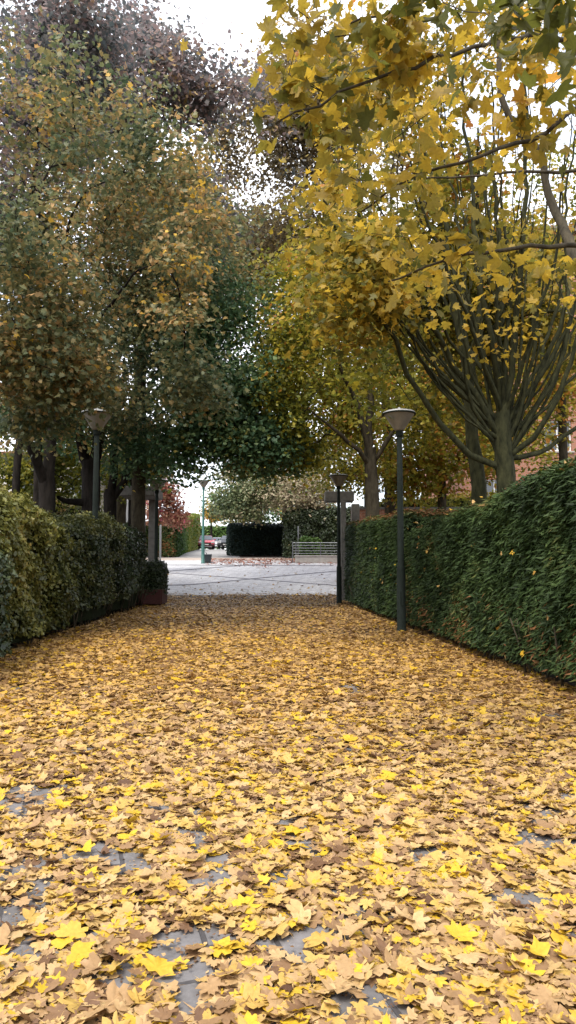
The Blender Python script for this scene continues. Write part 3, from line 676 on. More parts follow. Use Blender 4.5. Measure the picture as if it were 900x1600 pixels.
# bin beside it
g = ground_at(324.5, 880)
b = empty('litter_bin', g, 'dark square litter bin at the foot of the plaza lamp', 'bin', rz=R(12))
mb = MB(); z0, z1 = .03, .50
vs_ = [(sx * .17, sy * .17, z0) for sx, sy in ((-1, -1), (1, -1), (1, 1), (-1, 1))] + [(sx * .23, sy * .23, z1) for sx, sy in ((-1, -1), (1, -1), (1, 1), (-1, 1))]
mb.add(vs_, [(3, 2, 1, 0), (4, 5, 6, 7), (0, 1, 5, 4), (1, 2, 6, 5), (2, 3, 7, 6), (3, 0, 4, 7)]); mb.build('body', M['bin'], b)
MB().box((0, 0, .53), (.50, .50, .05), 0, .01).build('rim', M['bin'], b)
MB().tube([(0, .2, 0), (0, .26, .5), (-.1, .3, .7)], .02, 6).build('bracket', M['green_paint'], b)

# ================================================================ GATE PILLARS, RAILING
def pillar(px, d, w, ztop, label, cap=True, dd=.3):
    p = W(px, 900, d); zb = float(zg(d))
    r_ = empty('concrete_pillar', (p[0], d, zb), label, 'pillar', 'concrete pillars at the end of the path')
    MB().box((0, 0, (ztop - zb) / 2), (w, dd, ztop - zb), 0, .02).build('shaft', M['concrete'], r_)
    MB().box((0, 0, .10), (w + .06, dd + .06, .2), 0, .01).build('plinth', M['concrete'], r_)
    return r_, p
Hb = W(0, 783, 31.5)[2]
pillar(537, 31.6, .22, Hb, 'slim concrete pillar right behind the second right lamp')
pillar(556, 33.0, .36, Hb, 'wider concrete pillar rising behind the far right hedge')
bm_ = empty('concrete_beam', (W(532, 774, 31.9)[0], 32.1, Hb), 'short thick concrete beam lying on the right hand pillars', 'beam')
MB().box((-.05, 0, .23), (1.25, .8, .44), 0, .03).build('slab', M['concrete'], bm_)
Hl = W(0, 772, 30.5)[2]
pillar(217, 31.6, .45, Hl, 'thick concrete pillar behind the left shrubs')
pillar(237, 33.4, .30, Hl, 'narrow concrete pillar next to the far left lamp post')
bm_ = empty('concrete_beam', (W(222, 774, 32)[0], 32.4, Hl), 'concrete beam lying across the left hand pillars', 'beam')
MB().box((-.1, 0, .22), (1.5, 2.2, .42), 0, .03).build('slab', M['concrete'], bm_)
g = ground_at(249.5, 905); pp = W(249.8, 905, 36.5)
po = empty('white_post', (pp[0], 36.5, float(zg(36.5))), 'slim white post beside the far left lamp post', 'post')
MB().lathe((0, 0, 0), [(.05, 0), (.05, 3.0), (.03, 3.03)], 12).build('pole', M['white'], po, True)
MB().lathe((0, 0, 0), [(.09, .0), (.09, .03), (.05, .04)], 12).build('base_plate', M['steel'], po, True)

gw = ground_at(461, 880); ge = 6.5
lw = empty('low_wall', (gw[0], gw[1], gw[2]), 'low pale stone wall carrying the metal railing across the plaza', 'wall')
Lw = ge - gw[0]
MB().box((Lw / 2, .2, .14), (Lw, .4, .56), 0, .01).build('blocks', M['palestone'], lw)
MB().box((Lw / 2, .2, .455), (Lw + .08, .48, .07), 0, .01).build('coping', M['palestone'], lw)
ra = empty('metal_railing', (gw[0], gw[1] + .2, gw[2] + .49), 'grey steel railing with horizontal bars on the low wall', 'railing')
for i in range(5): MB().tube([(-.15, 0, .12 + i * .17), (Lw, 0, .12 + i * .17)], .016 if i < 4 else .026, 6).build('rail', M['steel'], ra)
for x in list(np.arange(.06, Lw, 1.55)): MB().box((x, 0, .42), (.05, .05, .84)).build('post', M['steel'], ra)
MB().box((-.15, 0, .18), (.06, .06, 1.33)).build('post', M['steel'], ra)
sp_ = W(466, 850, gw[1] + 1.2)
si = empty('steel_post', (sp_[0], gw[1] + 1.2, float(zg(gw[1] + 1.2))), 'tall thin steel post standing behind the corner of the railing', 'post')
MB().lathe((0, 0, 0), [(.035, 0), (.035, 2.25), (.02, 2.27)], 10).build('pole', M['steel'], si, True)
MB().box((0, 0, .02), (.16, .16, .03)).build('base_plate', M['steel'], si)

# ================================================================ CARS (facing the camera)
def car(loc, mat, label, rz=0):
    root = empty('parked_car', loc, label, 'car', 'parked cars at the end of the road', rz)
    prof = [(-2.05, .30), (-2.10, .45), (-2.06, .68), (-1.85, .80), (-1.05, .93), (1.75, .98), (2.02, .90), (2.08, .6), (2.03, .32)]
    def loft(prof, widths, name, m, par=root):
        mb = MB(); n = len(prof); vs_ = []
        xs = [-1, -.92, .92, 1]
        for k, xf in enumerate(xs):
            sh = .93 if k in (0, 3) else 1.0
            for (y, z), w in zip(prof, widths): vs_.append((xf * w, y * sh, z * (0.97 if k in (0, 3) and z > .6 else 1)))
        fs = [tuple(range(n)), tuple(range(4 * n - 1, 3 * n - 1, -1))]
        for k in range(3):
            for i in range(n): fs.append((k * n + i, (k + 1) * n + i, (k + 1) * n + (i + 1) % n, k * n + (i + 1) % n))
        return mb.add(vs_, fs).build(name, m, par, False)
    loft(prof, [.78, .84, .87, .86, .84, .84, .84, .84, .8], 'body', mat)
    loft([(-1.02, .93), (-.35, 1.40), (.9, 1.46), (1.75, 1.2), (1.9, .96)], [.76, .60, .60, .62, .74], 'cabin', mat)
    ws = MB().add([(-.70, -1.04, .96), (.70, -1.04, .96), (.56, -.40, 1.39), (-.56, -.40, 1.39)], [(0, 1, 2, 3)])
    ws.add([(-.70, -1.0, .93), (.70, -1.0, .93), (.56, -.36, 1.37), (-.56, -.36, 1.37)], [(3, 2, 1, 0)]).build('windscreen', M['glass'], root)
    for s in (-1, 1):
        MB().add([(s * .79, -.82, .98), (s * .79, 1.5, .99), (s * .66, .95, 1.38), (s * .64, -.33, 1.34)], [(0, 1, 2, 3)]).build('side_window', M['glass'], root)
        MB().box((s * .62, -2.03, .66), (.34, .12, .15), 0, .02).build('headlight', M['lens'], root)
        MB().box((s * .93, -.72, .98), (.16, .10, .12), 0, .02).build('mirror', mat, root)
        for y in (-1.3, 1.3):
            w = MB(); n = 18
            ring = [(math.cos(2 * math.pi * i / n) * .31, math.sin(2 * math.pi * i / n) * .31) for i in range(n)]
            w.prism([(y + a, .31 + b) for a, b in ring], s * .68, s * .87)
            t_ = w.build('wheel', M['tyre'], root)
            MB().prism([(y + a * .6, .31 + b * .6) for a, b in ring], s * .86, s * .88).build('rim', M['steel'], t_)
    MB().box((0, -2.10, .52), (.95, .06, .16), 0, .01).build('grille', M['tyre'], root)
    MB().box((0, -2.12, .40), (1.5, .08, .12), 0, .02).build('bumper', M['tyre'], root)
    MB().box((0, -2.17, .44), (.46, .02, .10)).build('number_plate', M['white'], root)
    return root
def carpos(px, d): return (W(px, 900, d)[0], d, float(zg(d)) + .02)
car(carpos(321, 76), M['car_red'], 'red car parked at the end of the road, partly behind the plaza lamp', R(8))
car(carpos(357, 76), M['car_black'], 'black car parked at the end of the road, half hidden by the dark hedge', R(-4))
car(carpos(337, 88), M['car_silver'], 'pale silver car parked farthest, between the red and the black one', R(3))

# ================================================================ BUILDINGS
def building(name, label, x0, x1, y0, y1, H, wallmat, cols, rows, ww, wh, roofmat, seed=1, z0=None):
    zb = float(zg(y0)) if z0 is None else z0
    root = empty(name, ((x0 + x1) / 2, y0, zb), label, 'building')
    Wd, Dp = x1 - x0, y1 - y0
    # front wall with real openings
    mb = MB(); cw = Wd / cols; rh = H / rows
    for i in range(cols):
        for j in range(rows):
            cx, cz = -Wd / 2 + cw * (i + .5), rh * (j + .5)
            X = [cx - cw / 2, cx - ww / 2, cx + ww / 2, cx + cw / 2]; Z = [cz - rh / 2, cz - wh / 2, cz + wh / 2, cz + rh / 2]
            for a in range(3):
                for b_ in range(3):
                    if a == 1 and b_ == 1: continue
                    mb.add([(X[a], 0, Z[b_]), (X[a + 1], 0, Z[b_]), (X[a + 1], 0, Z[b_ + 1]), (X[a], 0, Z[b_ + 1])], [(0, 1, 2, 3)])
            for (p, q) in (((X[1], Z[1]), (X[2], Z[1])), ((X[2], Z[1]), (X[2], Z[2])), ((X[2], Z[2]), (X[1], Z[2])), ((X[1], Z[2]), (X[1], Z[1]))):
                mb.add([(p[0], 0, p[1]), (q[0], 0, q[1]), (q[0], .2, q[1]), (p[0], .2, p[1])], [(0, 1, 2, 3)])
    mb.add([(-Wd / 2, 0, 0), (-Wd / 2, Dp, 0), (-Wd / 2, Dp, H), (-Wd / 2, 0, H), (Wd / 2, 0, 0), (Wd / 2, Dp, 0), (Wd / 2, Dp, H), (Wd / 2, 0, H)],
           [(3, 2, 1, 0), (4, 5, 6, 7), (1, 2, 6, 5)])
    mb.build('wall', wallmat, root)
    MB().box((0, Dp / 2, H + .15), (Wd + .8, Dp + .8, .3)).build('roof', roofmat, root)
    for i in range(cols):
        for j in range(rows):
            cx, cz = -Wd / 2 + cw * (i + .5), rh * (j + .5)
            f = MB().box((cx - ww / 2 + .04, .14, cz), (.08, .06, wh)).box((cx + ww / 2 - .04, .14, cz), (.08, .06, wh)).box((cx, .14, cz + wh / 2 - .04), (ww - .17, .06, .08)).box((cx, .14, cz - wh / 2 + .04), (ww - .17, .06, .08)).box((cx, .141, cz), (.07, .05, wh - .17))
            fo = f.build('window', M['white'], root)
            MB().box((cx, .18, cz), (ww, .02, wh)).build('pane', M['glass'], fo)
            MB().box((cx, -.04, cz - wh / 2 - .05), (ww + .2, .16, .08)).build('sill', M['palestone'], fo)
    return root
building('brick_building', 'orange brick apartment building glimpsed through the right hand trees', 9.5, 34, 40, 52, 19.5, M['brick'], 7, 6, 1.5, 1.7, M['concrete'], z0=.5)
building('pale_building', 'pale rendered house glimpsed between the left hand trunks', -30, -12.2, 47, 57, 7.5, M['render'], 6, 2, 1.3, 1.5, M['rooftile'], z0=1.0)
bw = empty('brick_wall', (9, 35, .2), 'low orange brick wall glimpsed above the far end of the right hedge', 'wall')
MB().box((0, 0, 2.0), (12, .3, 4.0)).build('bricks', M['brick'], bw)
MB().box((0, 0, 4.05), (12.1, .4, .1)).build('coping', M['concrete'], bw)

# ================================================================ TREES
G_L = 'trees standing behind the left shrubs'; G_R = 'trees standing behind the right hedge'; G_F = 'trees beyond the end of the path'
def P(px, py, d): return W(px, py, d)
def foot(px, d): p = W(px, 850, d); return np.array([p[0], d, float(zg(d))])
def blob(px, py, d, rxp, rzp, ry, n):
    c = W(px, py, d); s = d / F
    return (c, (rxp * s, ry, rzp * s), n)

# big many-stemmed maple on the right
r_ = np.random.default_rng(5)
d0 = 14.2
b0 = foot(790, d0)
limbs = [([b0, P(790, 745, d0), P(786, 690, d0), P(784, 655, d0)], .25, .17)]
def stem(pts, r0, r1): limbs.append(([P(x, y, d) for x, y, d in pts], r0, r1))
stem([(775, 728, 14.2), (735, 712, 14), (690, 660, 13.8), (640, 585, 13.4), (600, 500, 12.8), (545, 400, 12.4), (500, 300, 12)], 0.068, 0.016)
stem([(784, 690, 14.2), (742, 620, 14), (680, 520, 13.6), (610, 430, 13.2), (565, 330, 13), (560, 230, 12.8)], 0.068, 0.016)
stem([(786, 655, 14.2), (760, 570, 14.3), (715, 440, 14.4), (690, 330, 14.6), (655, 200, 14.6), (640, 90, 14.5)], 0.058, 0.014)
stem([(786, 650, 14.2), (775, 560, 14.0), (752, 450, 13.8), (742, 330, 13.8), (728, 200, 13.8), (722, 40, 13.6)], 0.065, 0.016)
stem([(787, 650, 14.2), (783, 540, 14.5), (780, 420, 14.9), (772, 280, 15), (768, 120, 15)], 0.058, 0.014)
stem([(788, 650, 14.2), (800, 540, 14.0), (812, 430, 13.7), (820, 300, 13.6), (822, 130, 13.4), (826, 0, 13.2)], 0.068, 0.016)
stem([(790, 675, 14.2), (840, 590, 14.4), (885, 480, 14.6), (885, 330, 14.8), (905, 180, 15)], 0.054, 0.014)
stem([(792, 715, 14.2), (835, 685, 14.0), (872, 620, 13.8), (910, 500, 13.5), (945, 330, 13.4)], 0.058, 0.016)
stem([(792, 720, 14.2), (840, 705, 14.6), (900, 670, 15), (970, 600, 15.2), (1040, 480, 15)], 0.054, 0.016)
stem([(789, 670, 14.2), (815, 620, 14.8), (850, 540, 15.6), (890, 400, 16.2), (920, 250, 16.4)], 0.051, 0.014)
stem([(786, 655, 14.2), (765, 600, 14.9), (700, 480, 15.6), (660, 360, 16), (620, 250, 16.2)], 0.051, 0.014)
stem([(787, 650, 14.2), (780, 480, 13.4), (765, 340, 13), (752, 200, 12.6)], 0.041, 0.012)
stem([(787, 650, 14.2), (740, 520, 13.2), (690, 400, 12.6), (650, 290, 12.2), (620, 180, 12)], 0.044, 0.012)
stem([(789, 650, 14.2), (840, 500, 13.2), (870, 380, 12.7), (880, 240, 12.2)], 0.044, 0.012)
stem([(784, 700, 14.2), (740, 640, 13.9), (720, 560, 13.6), (675, 470, 13.0), (640, 380, 12.6)], 0.041, 0.012)
for k in range(23):
    ax = r_.uniform(-1, 1) ; dd = r_.uniform(-1.5, 2.2); y1 = r_.uniform(30, 300); y0_ = r_.uniform(640, 735); sp_x = 275 * ax + r_.normal(0, 14); w1, w2, w3 = r_.normal(0, 9, 3)
    stem([(788 + ax * 12 + sp_x * (t ** .62) + q, y0_ + (y1 - y0_) * t, 14.2 + dd * t) for t, q in ((0, 0), (.17, w1 * .3), (.42, w1), (.7, w2), (1, w3))], r_.uniform(.022, .050), .008)
for k in range(16):          # thin side shoots forking off the stems
    t0 = r_.uniform(.15, .6); ax = r_.uniform(-1, 1); x0 = 788 + 250 * ax * t0 ** .62; y0_ = 680 - 560 * t0; sgn = r_.choice([-1, 1])
    stem([(x0, y0_, 14.2 + r_.normal(0, .5)), (x0 + sgn * 26, y0_ - 60, 14.2), (x0 + sgn * 34 + r_.normal(0, 12), y0_ - 170, 14 + r_.normal(0, .6))], .018, .006)
for k in range(8):
    ax = r_.uniform(0, 1)
    stem([(770, 690 - 40 * ax, 14.1), (690, 610 - 50 * ax, 13.7), (610 + r_.normal(0, 15), 500 - 80 * ax, 13.2), (530 + r_.normal(0, 25), 400 - 160 * ax, 12.8)], r_.uniform(.022, .04), .008)
tree('maple_tree', 'big many stemmed maple fanning out above the tall right hedge', limbs,
     [blob(590, 330, 13.2, 110, 170, 1.6, 100), blob(560, 450, 12.6, 90, 90, 1.4, 75), blob(860, 330, 16.5, 150, 210, 1.6, 45), blob(760, 60, 15.5, 230, 90, 2.4, 45), blob(740, 560, 18, 190, 110, 1.2, 80),
      blob(900, 600, 16, 90, 100, 1.6, 34), blob(600, 140, 15, 130, 130, 2.2, 70), blob(700, 420, 17, 120, 120, 1.4, 80), blob(800, 500, 17.5, 140, 140, 1.2, 110), blob(780, 430, 13.6, 150, 170, .8, 12)],
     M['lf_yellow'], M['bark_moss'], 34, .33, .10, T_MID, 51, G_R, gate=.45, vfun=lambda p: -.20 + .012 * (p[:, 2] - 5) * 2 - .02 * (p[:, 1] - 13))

# companion stem left of it
tree('maple_tree', 'upright green stained trunk just left of the many stemmed maple',
     [([foot(747, 15.4), P(748, 760, 15.4), P(738, 690, 15.4), P(733, 620, 15.4), P(728, 560, 15.4), P(700, 430, 15.6), P(680, 300, 16)], .22, .03),
      ([P(735, 640, 15.4), P(700, 560, 15.6), P(665, 500, 16), P(620, 430, 16.3)], .07, .02),
      ([P(733, 600, 15.4), P(750, 480, 15.6), P(748, 350, 15.9), P(745, 200, 16)], .08, .02)],
     [blob(660, 350, 17, 140, 190, 1.8, 120), blob(590, 560, 17.5, 90, 80, 1.6, 70)], M['lf_olive'], M['bark_moss'], 40, .36, .12, T_MID, 52, G_R, vfun=lambda p: .12)

# second right tree
tree('broadleaf_tree', 'olive green tree behind the lower right hedge, between the two lamps',
     [([foot(582, 26), P(582, 790, 26), P(580, 740, 26), P(578, 700, 26)], .30, .22),
      ([P(579, 715, 26), P(560, 640, 25.8), P(530, 570, 25.4), P(500, 500, 25)], .12, .03),
      ([P(579, 705, 26), P(578, 620, 26.2), P(585, 520, 26.5), P(590, 430, 26.5)], .14, .03),
      ([P(580, 725, 26), P(605, 690, 25.8), P(640, 640, 25.6), P(680, 590, 25.5)], .10, .03),
      ([P(580, 730, 26), P(545, 690, 25.4), P(510, 660, 25), P(480, 640, 24.6)], .09, .03)],
     [blob(500, 520, 25.5, 95, 120, 2.6, 190), blob(600, 480, 27, 120, 120, 2.6, 200), blob(510, 645, 26, 105, 70, 2.4, 210), blob(550, 735, 35, 70, 34, 1.4, 80), blob(450, 700, 27, 50, 40, 1.4, 70), blob(450, 600, 26, 60, 90, 2, 110), blob(650, 640, 26, 90, 100, 2.2, 140), blob(470, 440, 27, 70, 60, 2, 60)],
     M['lf_olive'], M['bark'], 44, .42, .15, T_RHOMB, 53, G_R, vfun=lambda p: .0)
tree('broadleaf_tree', 'yellow leaved tree filling the gap behind the right lamps',
     [([foot(690, 31), P(690, 700, 31), P(688, 560, 31)], .22, .12)],
     [blob(690, 600, 31, 140, 160, 2.5, 330), blob(780, 690, 30, 130, 70, 2, 170), blob(640, 740, 30, 80, 50, 2, 110), blob(760, 480, 31, 130, 120, 2.5, 190)],
     M['lf_olive'], M['bark'], 42, .45, .17, T_RHOMB, 54, G_R, gate=.4, vfun=lambda p: .16)
tree('broadleaf_tree', 'orange tinged tree at the far right behind the many stemmed maple',
     [([foot(880, 24), P(880, 700, 24), P(875, 560, 24)], .22, .1)],
     [blob(870, 560, 24, 120, 170, 2.5, 330), blob(890, 340, 24, 120, 140, 2, 130), blob(760, 600, 24, 90, 130, 1.6, 110)],
     M['lf_olive'], M['bark'], 38, .42, .15, T_RHOMB, 55, G_R, vfun=lambda p: .28)

# tall brown-yellow tree centre right
tree('broadleaf_tree', 'yellow green tree filling the view above the concrete beam',
     [([foot(575, 38), P(572, 740, 38), P(560, 640, 38)], .2, .1)],
     [blob(550, 640, 37, 80, 90, 2, 230), blob(500, 700, 38, 60, 45, 1.6, 90), blob(590, 520, 38, 110, 110, 2.4, 180), blob(470, 560, 37, 60, 90, 2, 120)],
     M['lf_olive'], M['bark'], 42, .5, .19, T_RHOMB, 57, G_R, vfun=lambda p: .12, gate=.35)
tree('tall_tree', 'tall thinning brown leaved tree behind the yellow maple near the sky gap',
     [([foot(610, 33), P(607, 700, 33), P(590, 500, 33), P(560, 330, 33), P(530, 200, 33)], .30, .06),
      ([P(585, 480, 33), P(530, 400, 32.5), P(480, 320, 32), P(440, 260, 31.5)], .12, .03),
      ([P(560, 330, 33), P(500, 230, 33), P(455, 130, 33)], .10, .03),
      ([P(590, 500, 33), P(610, 330, 33.5), P(615, 180, 34)], .12, .03), ([P(560, 330, 33), P(500, 280, 32.5), P(450, 230, 32)], .08, .03)],
     [blob(445, 180, 32, 60, 85, 2, 150), blob(500, 190, 33, 120, 160, 3, 640), blob(490, 380, 32.5, 110, 90, 3, 330), blob(430, 210, 31, 60, 70, 2, 110), blob(470, 120, 33, 50, 80, 2, 60), blob(620, 250, 35, 90, 180, 2.5, 110)],
     M['lf_brown'], M['bark'], 34, .5, .17, T_RHOMB, 56, G_F, vfun=lambda p: .05)

# left side
tree('maple_tree', 'dark forked trunk nearest behind the yellow green shrub, with mixed green and rust crown',
     [([foot(74, 21), P(74, 790, 21), P(73, 760, 21), P(72, 742, 21)], .25, .23),
      ([P(73, 750, 21), P(80, 705, 21), P(86, 640, 21), P(92, 560, 20.6), P(98, 450, 20), P(112, 330, 19)], .17, .03),
      ([P(72, 752, 21), P(52, 712, 20.5), P(34, 650, 20), P(10, 560, 19.5), P(-20, 460, 19)], .14, .03),
      ([P(84, 640, 21), P(120, 570, 20), P(165, 490, 18.5), P(215, 420, 17)], .08, .02),
      ([P(84, 620, 21), P(90, 520, 18.5), P(70, 420, 16), P(60, 300, 15)], .09, .02)],
     [blob(80, 400, 15.5, 170, 190, 2.6, 210), blob(60, 570, 16, 120, 60, 2, 110), blob(130, 592, 17.5, 110, 30, 1.2, 44), blob(40, 660, 18, 70, 30, 1, 20), blob(220, 480, 17, 120, 120, 2.2, 170), blob(120, 220, 17, 190, 130, 3.2, 120), blob(220, 270, 19, 130, 130, 3, 110), blob(270, 600, 17.5, 80, 50, 1.6, 50), blob(300, 400, 18, 90, 110, 1.8, 90)],
     M['lf_mixed'], M['bark_dark'], 62, .38, .092, T_MID, 61, G_L)
tree('maple_tree', 'thick dark trunk with spreading limbs right behind the near left lamp post',
     [([foot(142, 26.5), P(142, 780, 26.5), P(142, 740, 26.5), P(143, 720, 26.5)], .36, .32),
      ([P(141, 740, 26.5), P(125, 680, 26.5), P(118, 620, 26.5), P(105, 500, 26.5)], .2, .05),
      ([P(142, 735, 26.5), P(158, 670, 26.5), P(172, 600, 26), P(210, 480, 25)], .22, .05),
      ([P(140, 785, 26.5), P(112, 784, 26), P(90, 778, 25)], .14, .06)],
     [blob(160, 520, 24, 140, 90, 3, 170), blob(240, 400, 24, 150, 130, 3, 210), blob(70, 380, 23, 130, 150, 3, 130), blob(60, 620, 25, 120, 55, 2, 110), blob(150, 640, 24, 100, 40, 1.6, 60)],
     M['lf_mixed'], M['bark_dark'], 56, .45, .125, T_RHOMB, 62, G_L, vfun=lambda p: -.08)
tree('maple_tree', 'dark leaning trunk with a right hand fork beside the left stone pillar',
     [([foot(172, 30.3), P(172, 800, 30.3), P(174, 765, 30.3)], .30, .26),
      ([P(174, 770, 30.3), P(178, 720, 30), P(182, 660, 29.5), P(195, 560, 29)], .17, .05),
      ([P(174, 785, 30.3), P(192, 755, 30.3), P(204, 710, 30), P(212, 650, 29), P(260, 560, 27)], .17, .05)],
     [blob(260, 560, 26, 120, 90, 2.6, 150), blob(330, 630, 26, 110, 75, 2.4, 150), blob(230, 690, 28, 60, 55, 1.6, 60), blob(150, 650, 29, 90, 60, 2, 90), blob(60, 640, 24, 90, 50, 1.8, 60)],
     M['lf_dark'], M['bark_dark'], 44, .42, .15, T_RHOMB, 63, G_L, vfun=lambda p: -.02)
tree('maple_tree', 'dark green tree reaching over the path end, its low boughs hanging over the plaza view',
     [([foot(205, 34), P(206, 760, 34), P(212, 700, 33), P(230, 620, 31)], .17, .12),
      ([P(225, 640, 31.5), P(290, 560, 28.5), P(360, 510, 26), P(410, 480, 26)], .12, .03),
      ([P(215, 690, 32.7), P(280, 650, 29), P(350, 640, 26.2), P(420, 660, 26)], .09, .03)],
     [blob(330, 490, 26.5, 110, 80, 2.6, 210), blob(350, 600, 26, 105, 85, 2.6, 230), blob(410, 690, 26, 55, 48, 1.8, 170), blob(350, 690, 26, 60, 36, 1.5, 70), blob(290, 700, 26, 30, 40, 1, 22), blob(240, 725, 29, 34, 26, .8, 22), blob(270, 690, 26.5, 60, 40, 1.8, 40), blob(240, 420, 28, 110, 100, 2.5, 150)],
     M['lf_dark'], M['bark_dark'], 46, .42, .15, T_RHOMB, 64, G_L, droop=.2)
tree('tall_tree', 'tall purple brown tree at upper left whose top meets the sky',
     [([foot(215, 28.5), P(220, 600, 28.5), P(230, 400, 28.5), P(240, 200, 28.5), P(250, 90, 28.5)], .32, .05),
      ([P(226, 450, 28.5), P(290, 320, 28), P(340, 220, 28)], .1, .03), ([P(228, 430, 28.5), P(150, 300, 28), P(110, 150, 28)], .1, .03)],
     [blob(350, 250, 28.5, 55, 85, 1.8, 190), blob(420, 240, 30, 40, 60, 1.5, 50), blob(385, 190, 29, 55, 75, 2, 110), blob(230, 190, 28.5, 130, 125, 3, 330), blob(345, 230, 28, 75, 115, 2.6, 160), blob(130, 150, 28.5, 110, 130, 3, 170), blob(300, 130, 28.5, 60, 45, 2, 40), blob(250, 330, 29, 140, 80, 3, 150), blob(235, 60, 28.5, 45, 50, 2, 35)],
     M['lf_purple'], M['bark'], 40, .52, .20, T_RHOMB, 65, G_L, gate=.35)
tree('tall_tree', 'tall greyish green tree in the upper left corner',
     [([foot(22, 22), P(26, 740, 22), P(40, 600, 22), P(50, 400, 22), P(60, 150, 22), P(70, -50, 22)], .13, .05), ([P(40, 640, 22), P(20, 560, 22), P(-10, 430, 22)], .09, .03)],
     [blob(50, 150, 22, 130, 200, 3, 250), blob(150, 60, 22, 90, 80, 2.5, 110), blob(-30, 350, 22, 110, 150, 2.5, 110)],
     M['lf_purple'], M['bark_dark'], 40, .48, .17, T_RHOMB, 66, G_L, gate=.4, vfun=lambda p: -.12)
tree('broadleaf_tree', 'brown leaved tree in the middle beneath the small sky gap',
     [([foot(190, 36), P(195, 700, 36), P(240, 520, 36), P(300, 430, 36)], .3, .1)],
     [blob(370, 400, 36, 120, 75, 3, 360), blob(290, 370, 36, 90, 60, 3, 90), blob(345, 235, 35, 50, 70, 2, 150), blob(370, 310, 35, 60, 40, 2, 70), blob(400, 480, 37, 60, 35, 2, 40)],
     M['lf_brown'], M['bark'], 44, .5, .19, T_RHOMB, 67, G_L, vfun=lambda p: -.05)
tree('broadleaf_tree', 'dusky tree filling the background behind the left trunks',
     [([foot(60, 30), P(60, 700, 30), P(62, 600, 30)], .25, .12)],
     [blob(60, 680, 33, 130, 90, 2.5, 170), blob(130, 560, 30, 130, 90, 2.5, 120), blob(160, 720, 34, 100, 60, 2, 200), blob(40, 740, 34, 120, 50, 2, 170)],
     M['lf_olive'], M['bark_dark'], 40, .5, .18, T_RHOMB, 68, G_L, vfun=lambda p: -.15)
# beyond the plaza
tree('chestnut_tree', 'pale leaved tree behind the dark plaza hedge',
     [([foot(447, 53), P(447, 800, 53), P(446, 760, 53)], .28, .2), ([P(446, 775, 53), P(400, 745, 53), P(370, 740, 53)], .1, .04), ([P(446, 770, 53), P(480, 740, 53), P(500, 720, 53)], .1, .04)],
     [blob(440, 765, 51, 78, 46, 2.6, 170), blob(375, 760, 52, 52, 44, 2.4, 120), blob(495, 765, 51, 40, 40, 2.4, 60), blob(430, 712, 54, 105, 44, 2.6, 190), blob(370, 790, 50.5, 40, 26, 1.6, 60)],
     M['lf_pale'], M['bark_dark'], 44, .42, .22, T_OVAL, 71, G_F, vfun=lambda p: np.clip((p[:, 0] + 2.6) * .12, -.35, .2), droop=.3)
tree('red_tree', 'small red leaved tree beyond the left pillar', [([foot(244, 41), P(244, 800, 41), P(248, 770, 41)], .10, .06)],
     [blob(256, 770, 41, 20, 34, 1.0, 60), blob(272, 800, 41, 20, 20, .9, 32), blob(236, 795, 41, 12, 22, .8, 12)], M['lf_red'], M['bark_dark'], 44, .28, .16, T_OVAL, 72, G_F, droop=.2, gate=.01)
tree('yellow_tree', 'small yellow tree far behind the plaza lamp', [([foot(330, 92), P(330, 830, 92), P(330, 810, 92)], .2, .1)],
     [blob(334, 800, 92, 16, 16, 1.5, 50)], M['lf_yellow'], M['bark_dark'], 30, .4, .3, T_RHOMB, 73, G_F, gate=.01)
tree('green_tree', 'dense green tree closing the view right of the cars', [([foot(400, 70), P(400, 820, 70), P(400, 780, 70)], .3, .15)],
     [blob(395, 790, 70, 60, 35, 3, 150), blob(470, 790, 68, 50, 45, 3, 150)], M['lf_dark'], M['bark_dark'], 40, .6, .3, T_RHOMB, 74, G_F, vfun=lambda p: .15)
tree('broadleaf_tree', 'greyish tree behind the far left pillar', [([foot(215, 50), P(215, 800, 50), P(215, 760, 50)], .2, .1)],
     [blob(205, 710, 50, 60, 60, 3, 170), blob(150, 750, 50, 70, 40, 3, 120)], M['lf_mixed'], M['bark_dark'], 34, .55, .22, T_RHOMB, 75, G_F, vfun=lambda p: -.1)

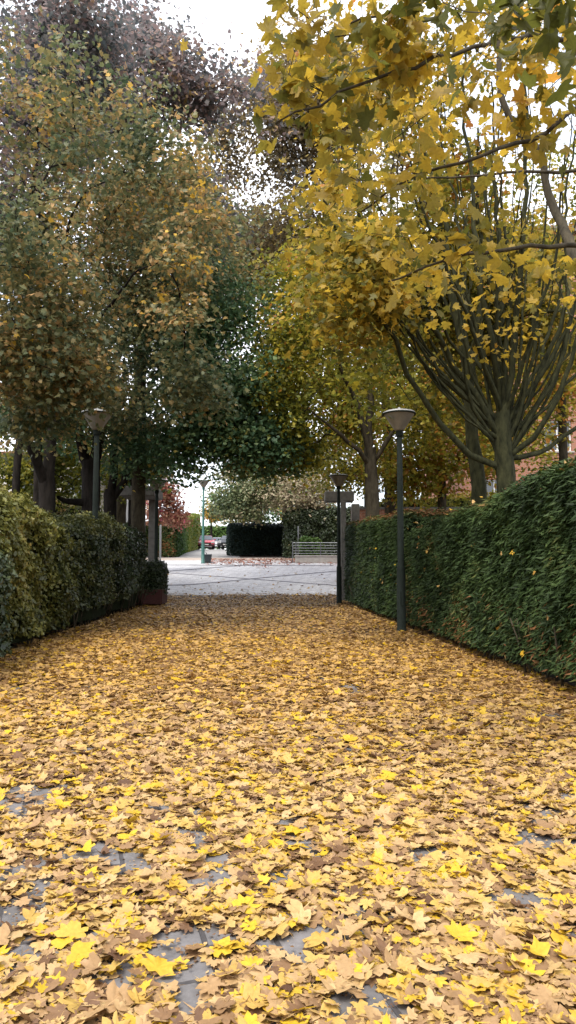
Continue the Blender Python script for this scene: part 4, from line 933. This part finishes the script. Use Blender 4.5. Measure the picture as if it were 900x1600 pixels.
# near maple whose boughs hang over the path at upper right
tb = np.array([4.9, 6.2, 0.0])
limbs = [([tb, tb + [0, 0, 2.4], tb + [-.1, 0, 4.2], tb + [-.3, 0, 6.5], tb + [-.3, 0, 9]], .26, .10)]
stem([(1150, 520, 6.2), (960, 392, 5.6), (800, 388, 5.4), (700, 405, 5.4), (610, 440, 5.6)], .035, .006)
stem([(1180, 320, 6.2), (950, 175, 5.6), (850, 205, 5.2), (760, 245, 5.0), (650, 275, 5.2), (560, 330, 5.4)], .035, .006)
stem([(1200, 150, 6.2), (900, 60, 5.4), (740, 75, 4.8), (620, 108, 4.5), (500, 160, 4.5), (430, 190, 4.6)], .035, .006)
stem([(1200, 0, 6.2), (950, -90, 5.4), (760, -40, 4.6), (640, 10, 4.4), (540, 40, 4.3)], .03, .006)
stem([(1180, 620, 6.2), (960, 520, 7), (870, 330, 8), (845, 235, 8), (800, 195, 8), (780, 130, 8), (775, 60, 8)], .085, .03)
stem([(1150, 420, 6.2), (980, 270, 6.4), (850, 270, 6.6), (700, 278, 6.9), (600, 290, 7)], .03, .006)
tree('maple_tree', 'near maple reaching in from the right edge with large yellow leaves overhead', limbs,
     [blob(760, 400, 5.5, 140, 20, .4, 6), blob(640, 300, 5.3, 90, 40, .4, 9), blob(840, 200, 5.3, 90, 40, .5, 10), blob(640, 90, 4.7, 150, 50, .5, 18), blob(480, 150, 4.7, 50, 50, .3, 7), blob(470, 50, 4.6, 50, 40, .4, 7),
      blob(620, 20, 4.3, 130, 36, .4, 12), blob(800, 90, 4.8, 120, 46, .5, 12), blob(845, 25, 3.3, 55, 30, .3, 7), blob(640, 390, 7, 100, 40, .8, 6), blob(610, 210, 7, 120, 70, 1, 15), blob(520, 300, 7.5, 60, 60, .8, 9), blob(870, 420, 6.5, 50, 30, .6, 4)],
     M['lf_yellow'], M['bark'], 9, .18, .088, T_MAPLE, 81, G_R, rmin=.003, step=.15, wob=.03, up=.45, vfun=lambda p: .0 - .5 * (p[:, 1] < 4.1), droop=.08, gate=.01)
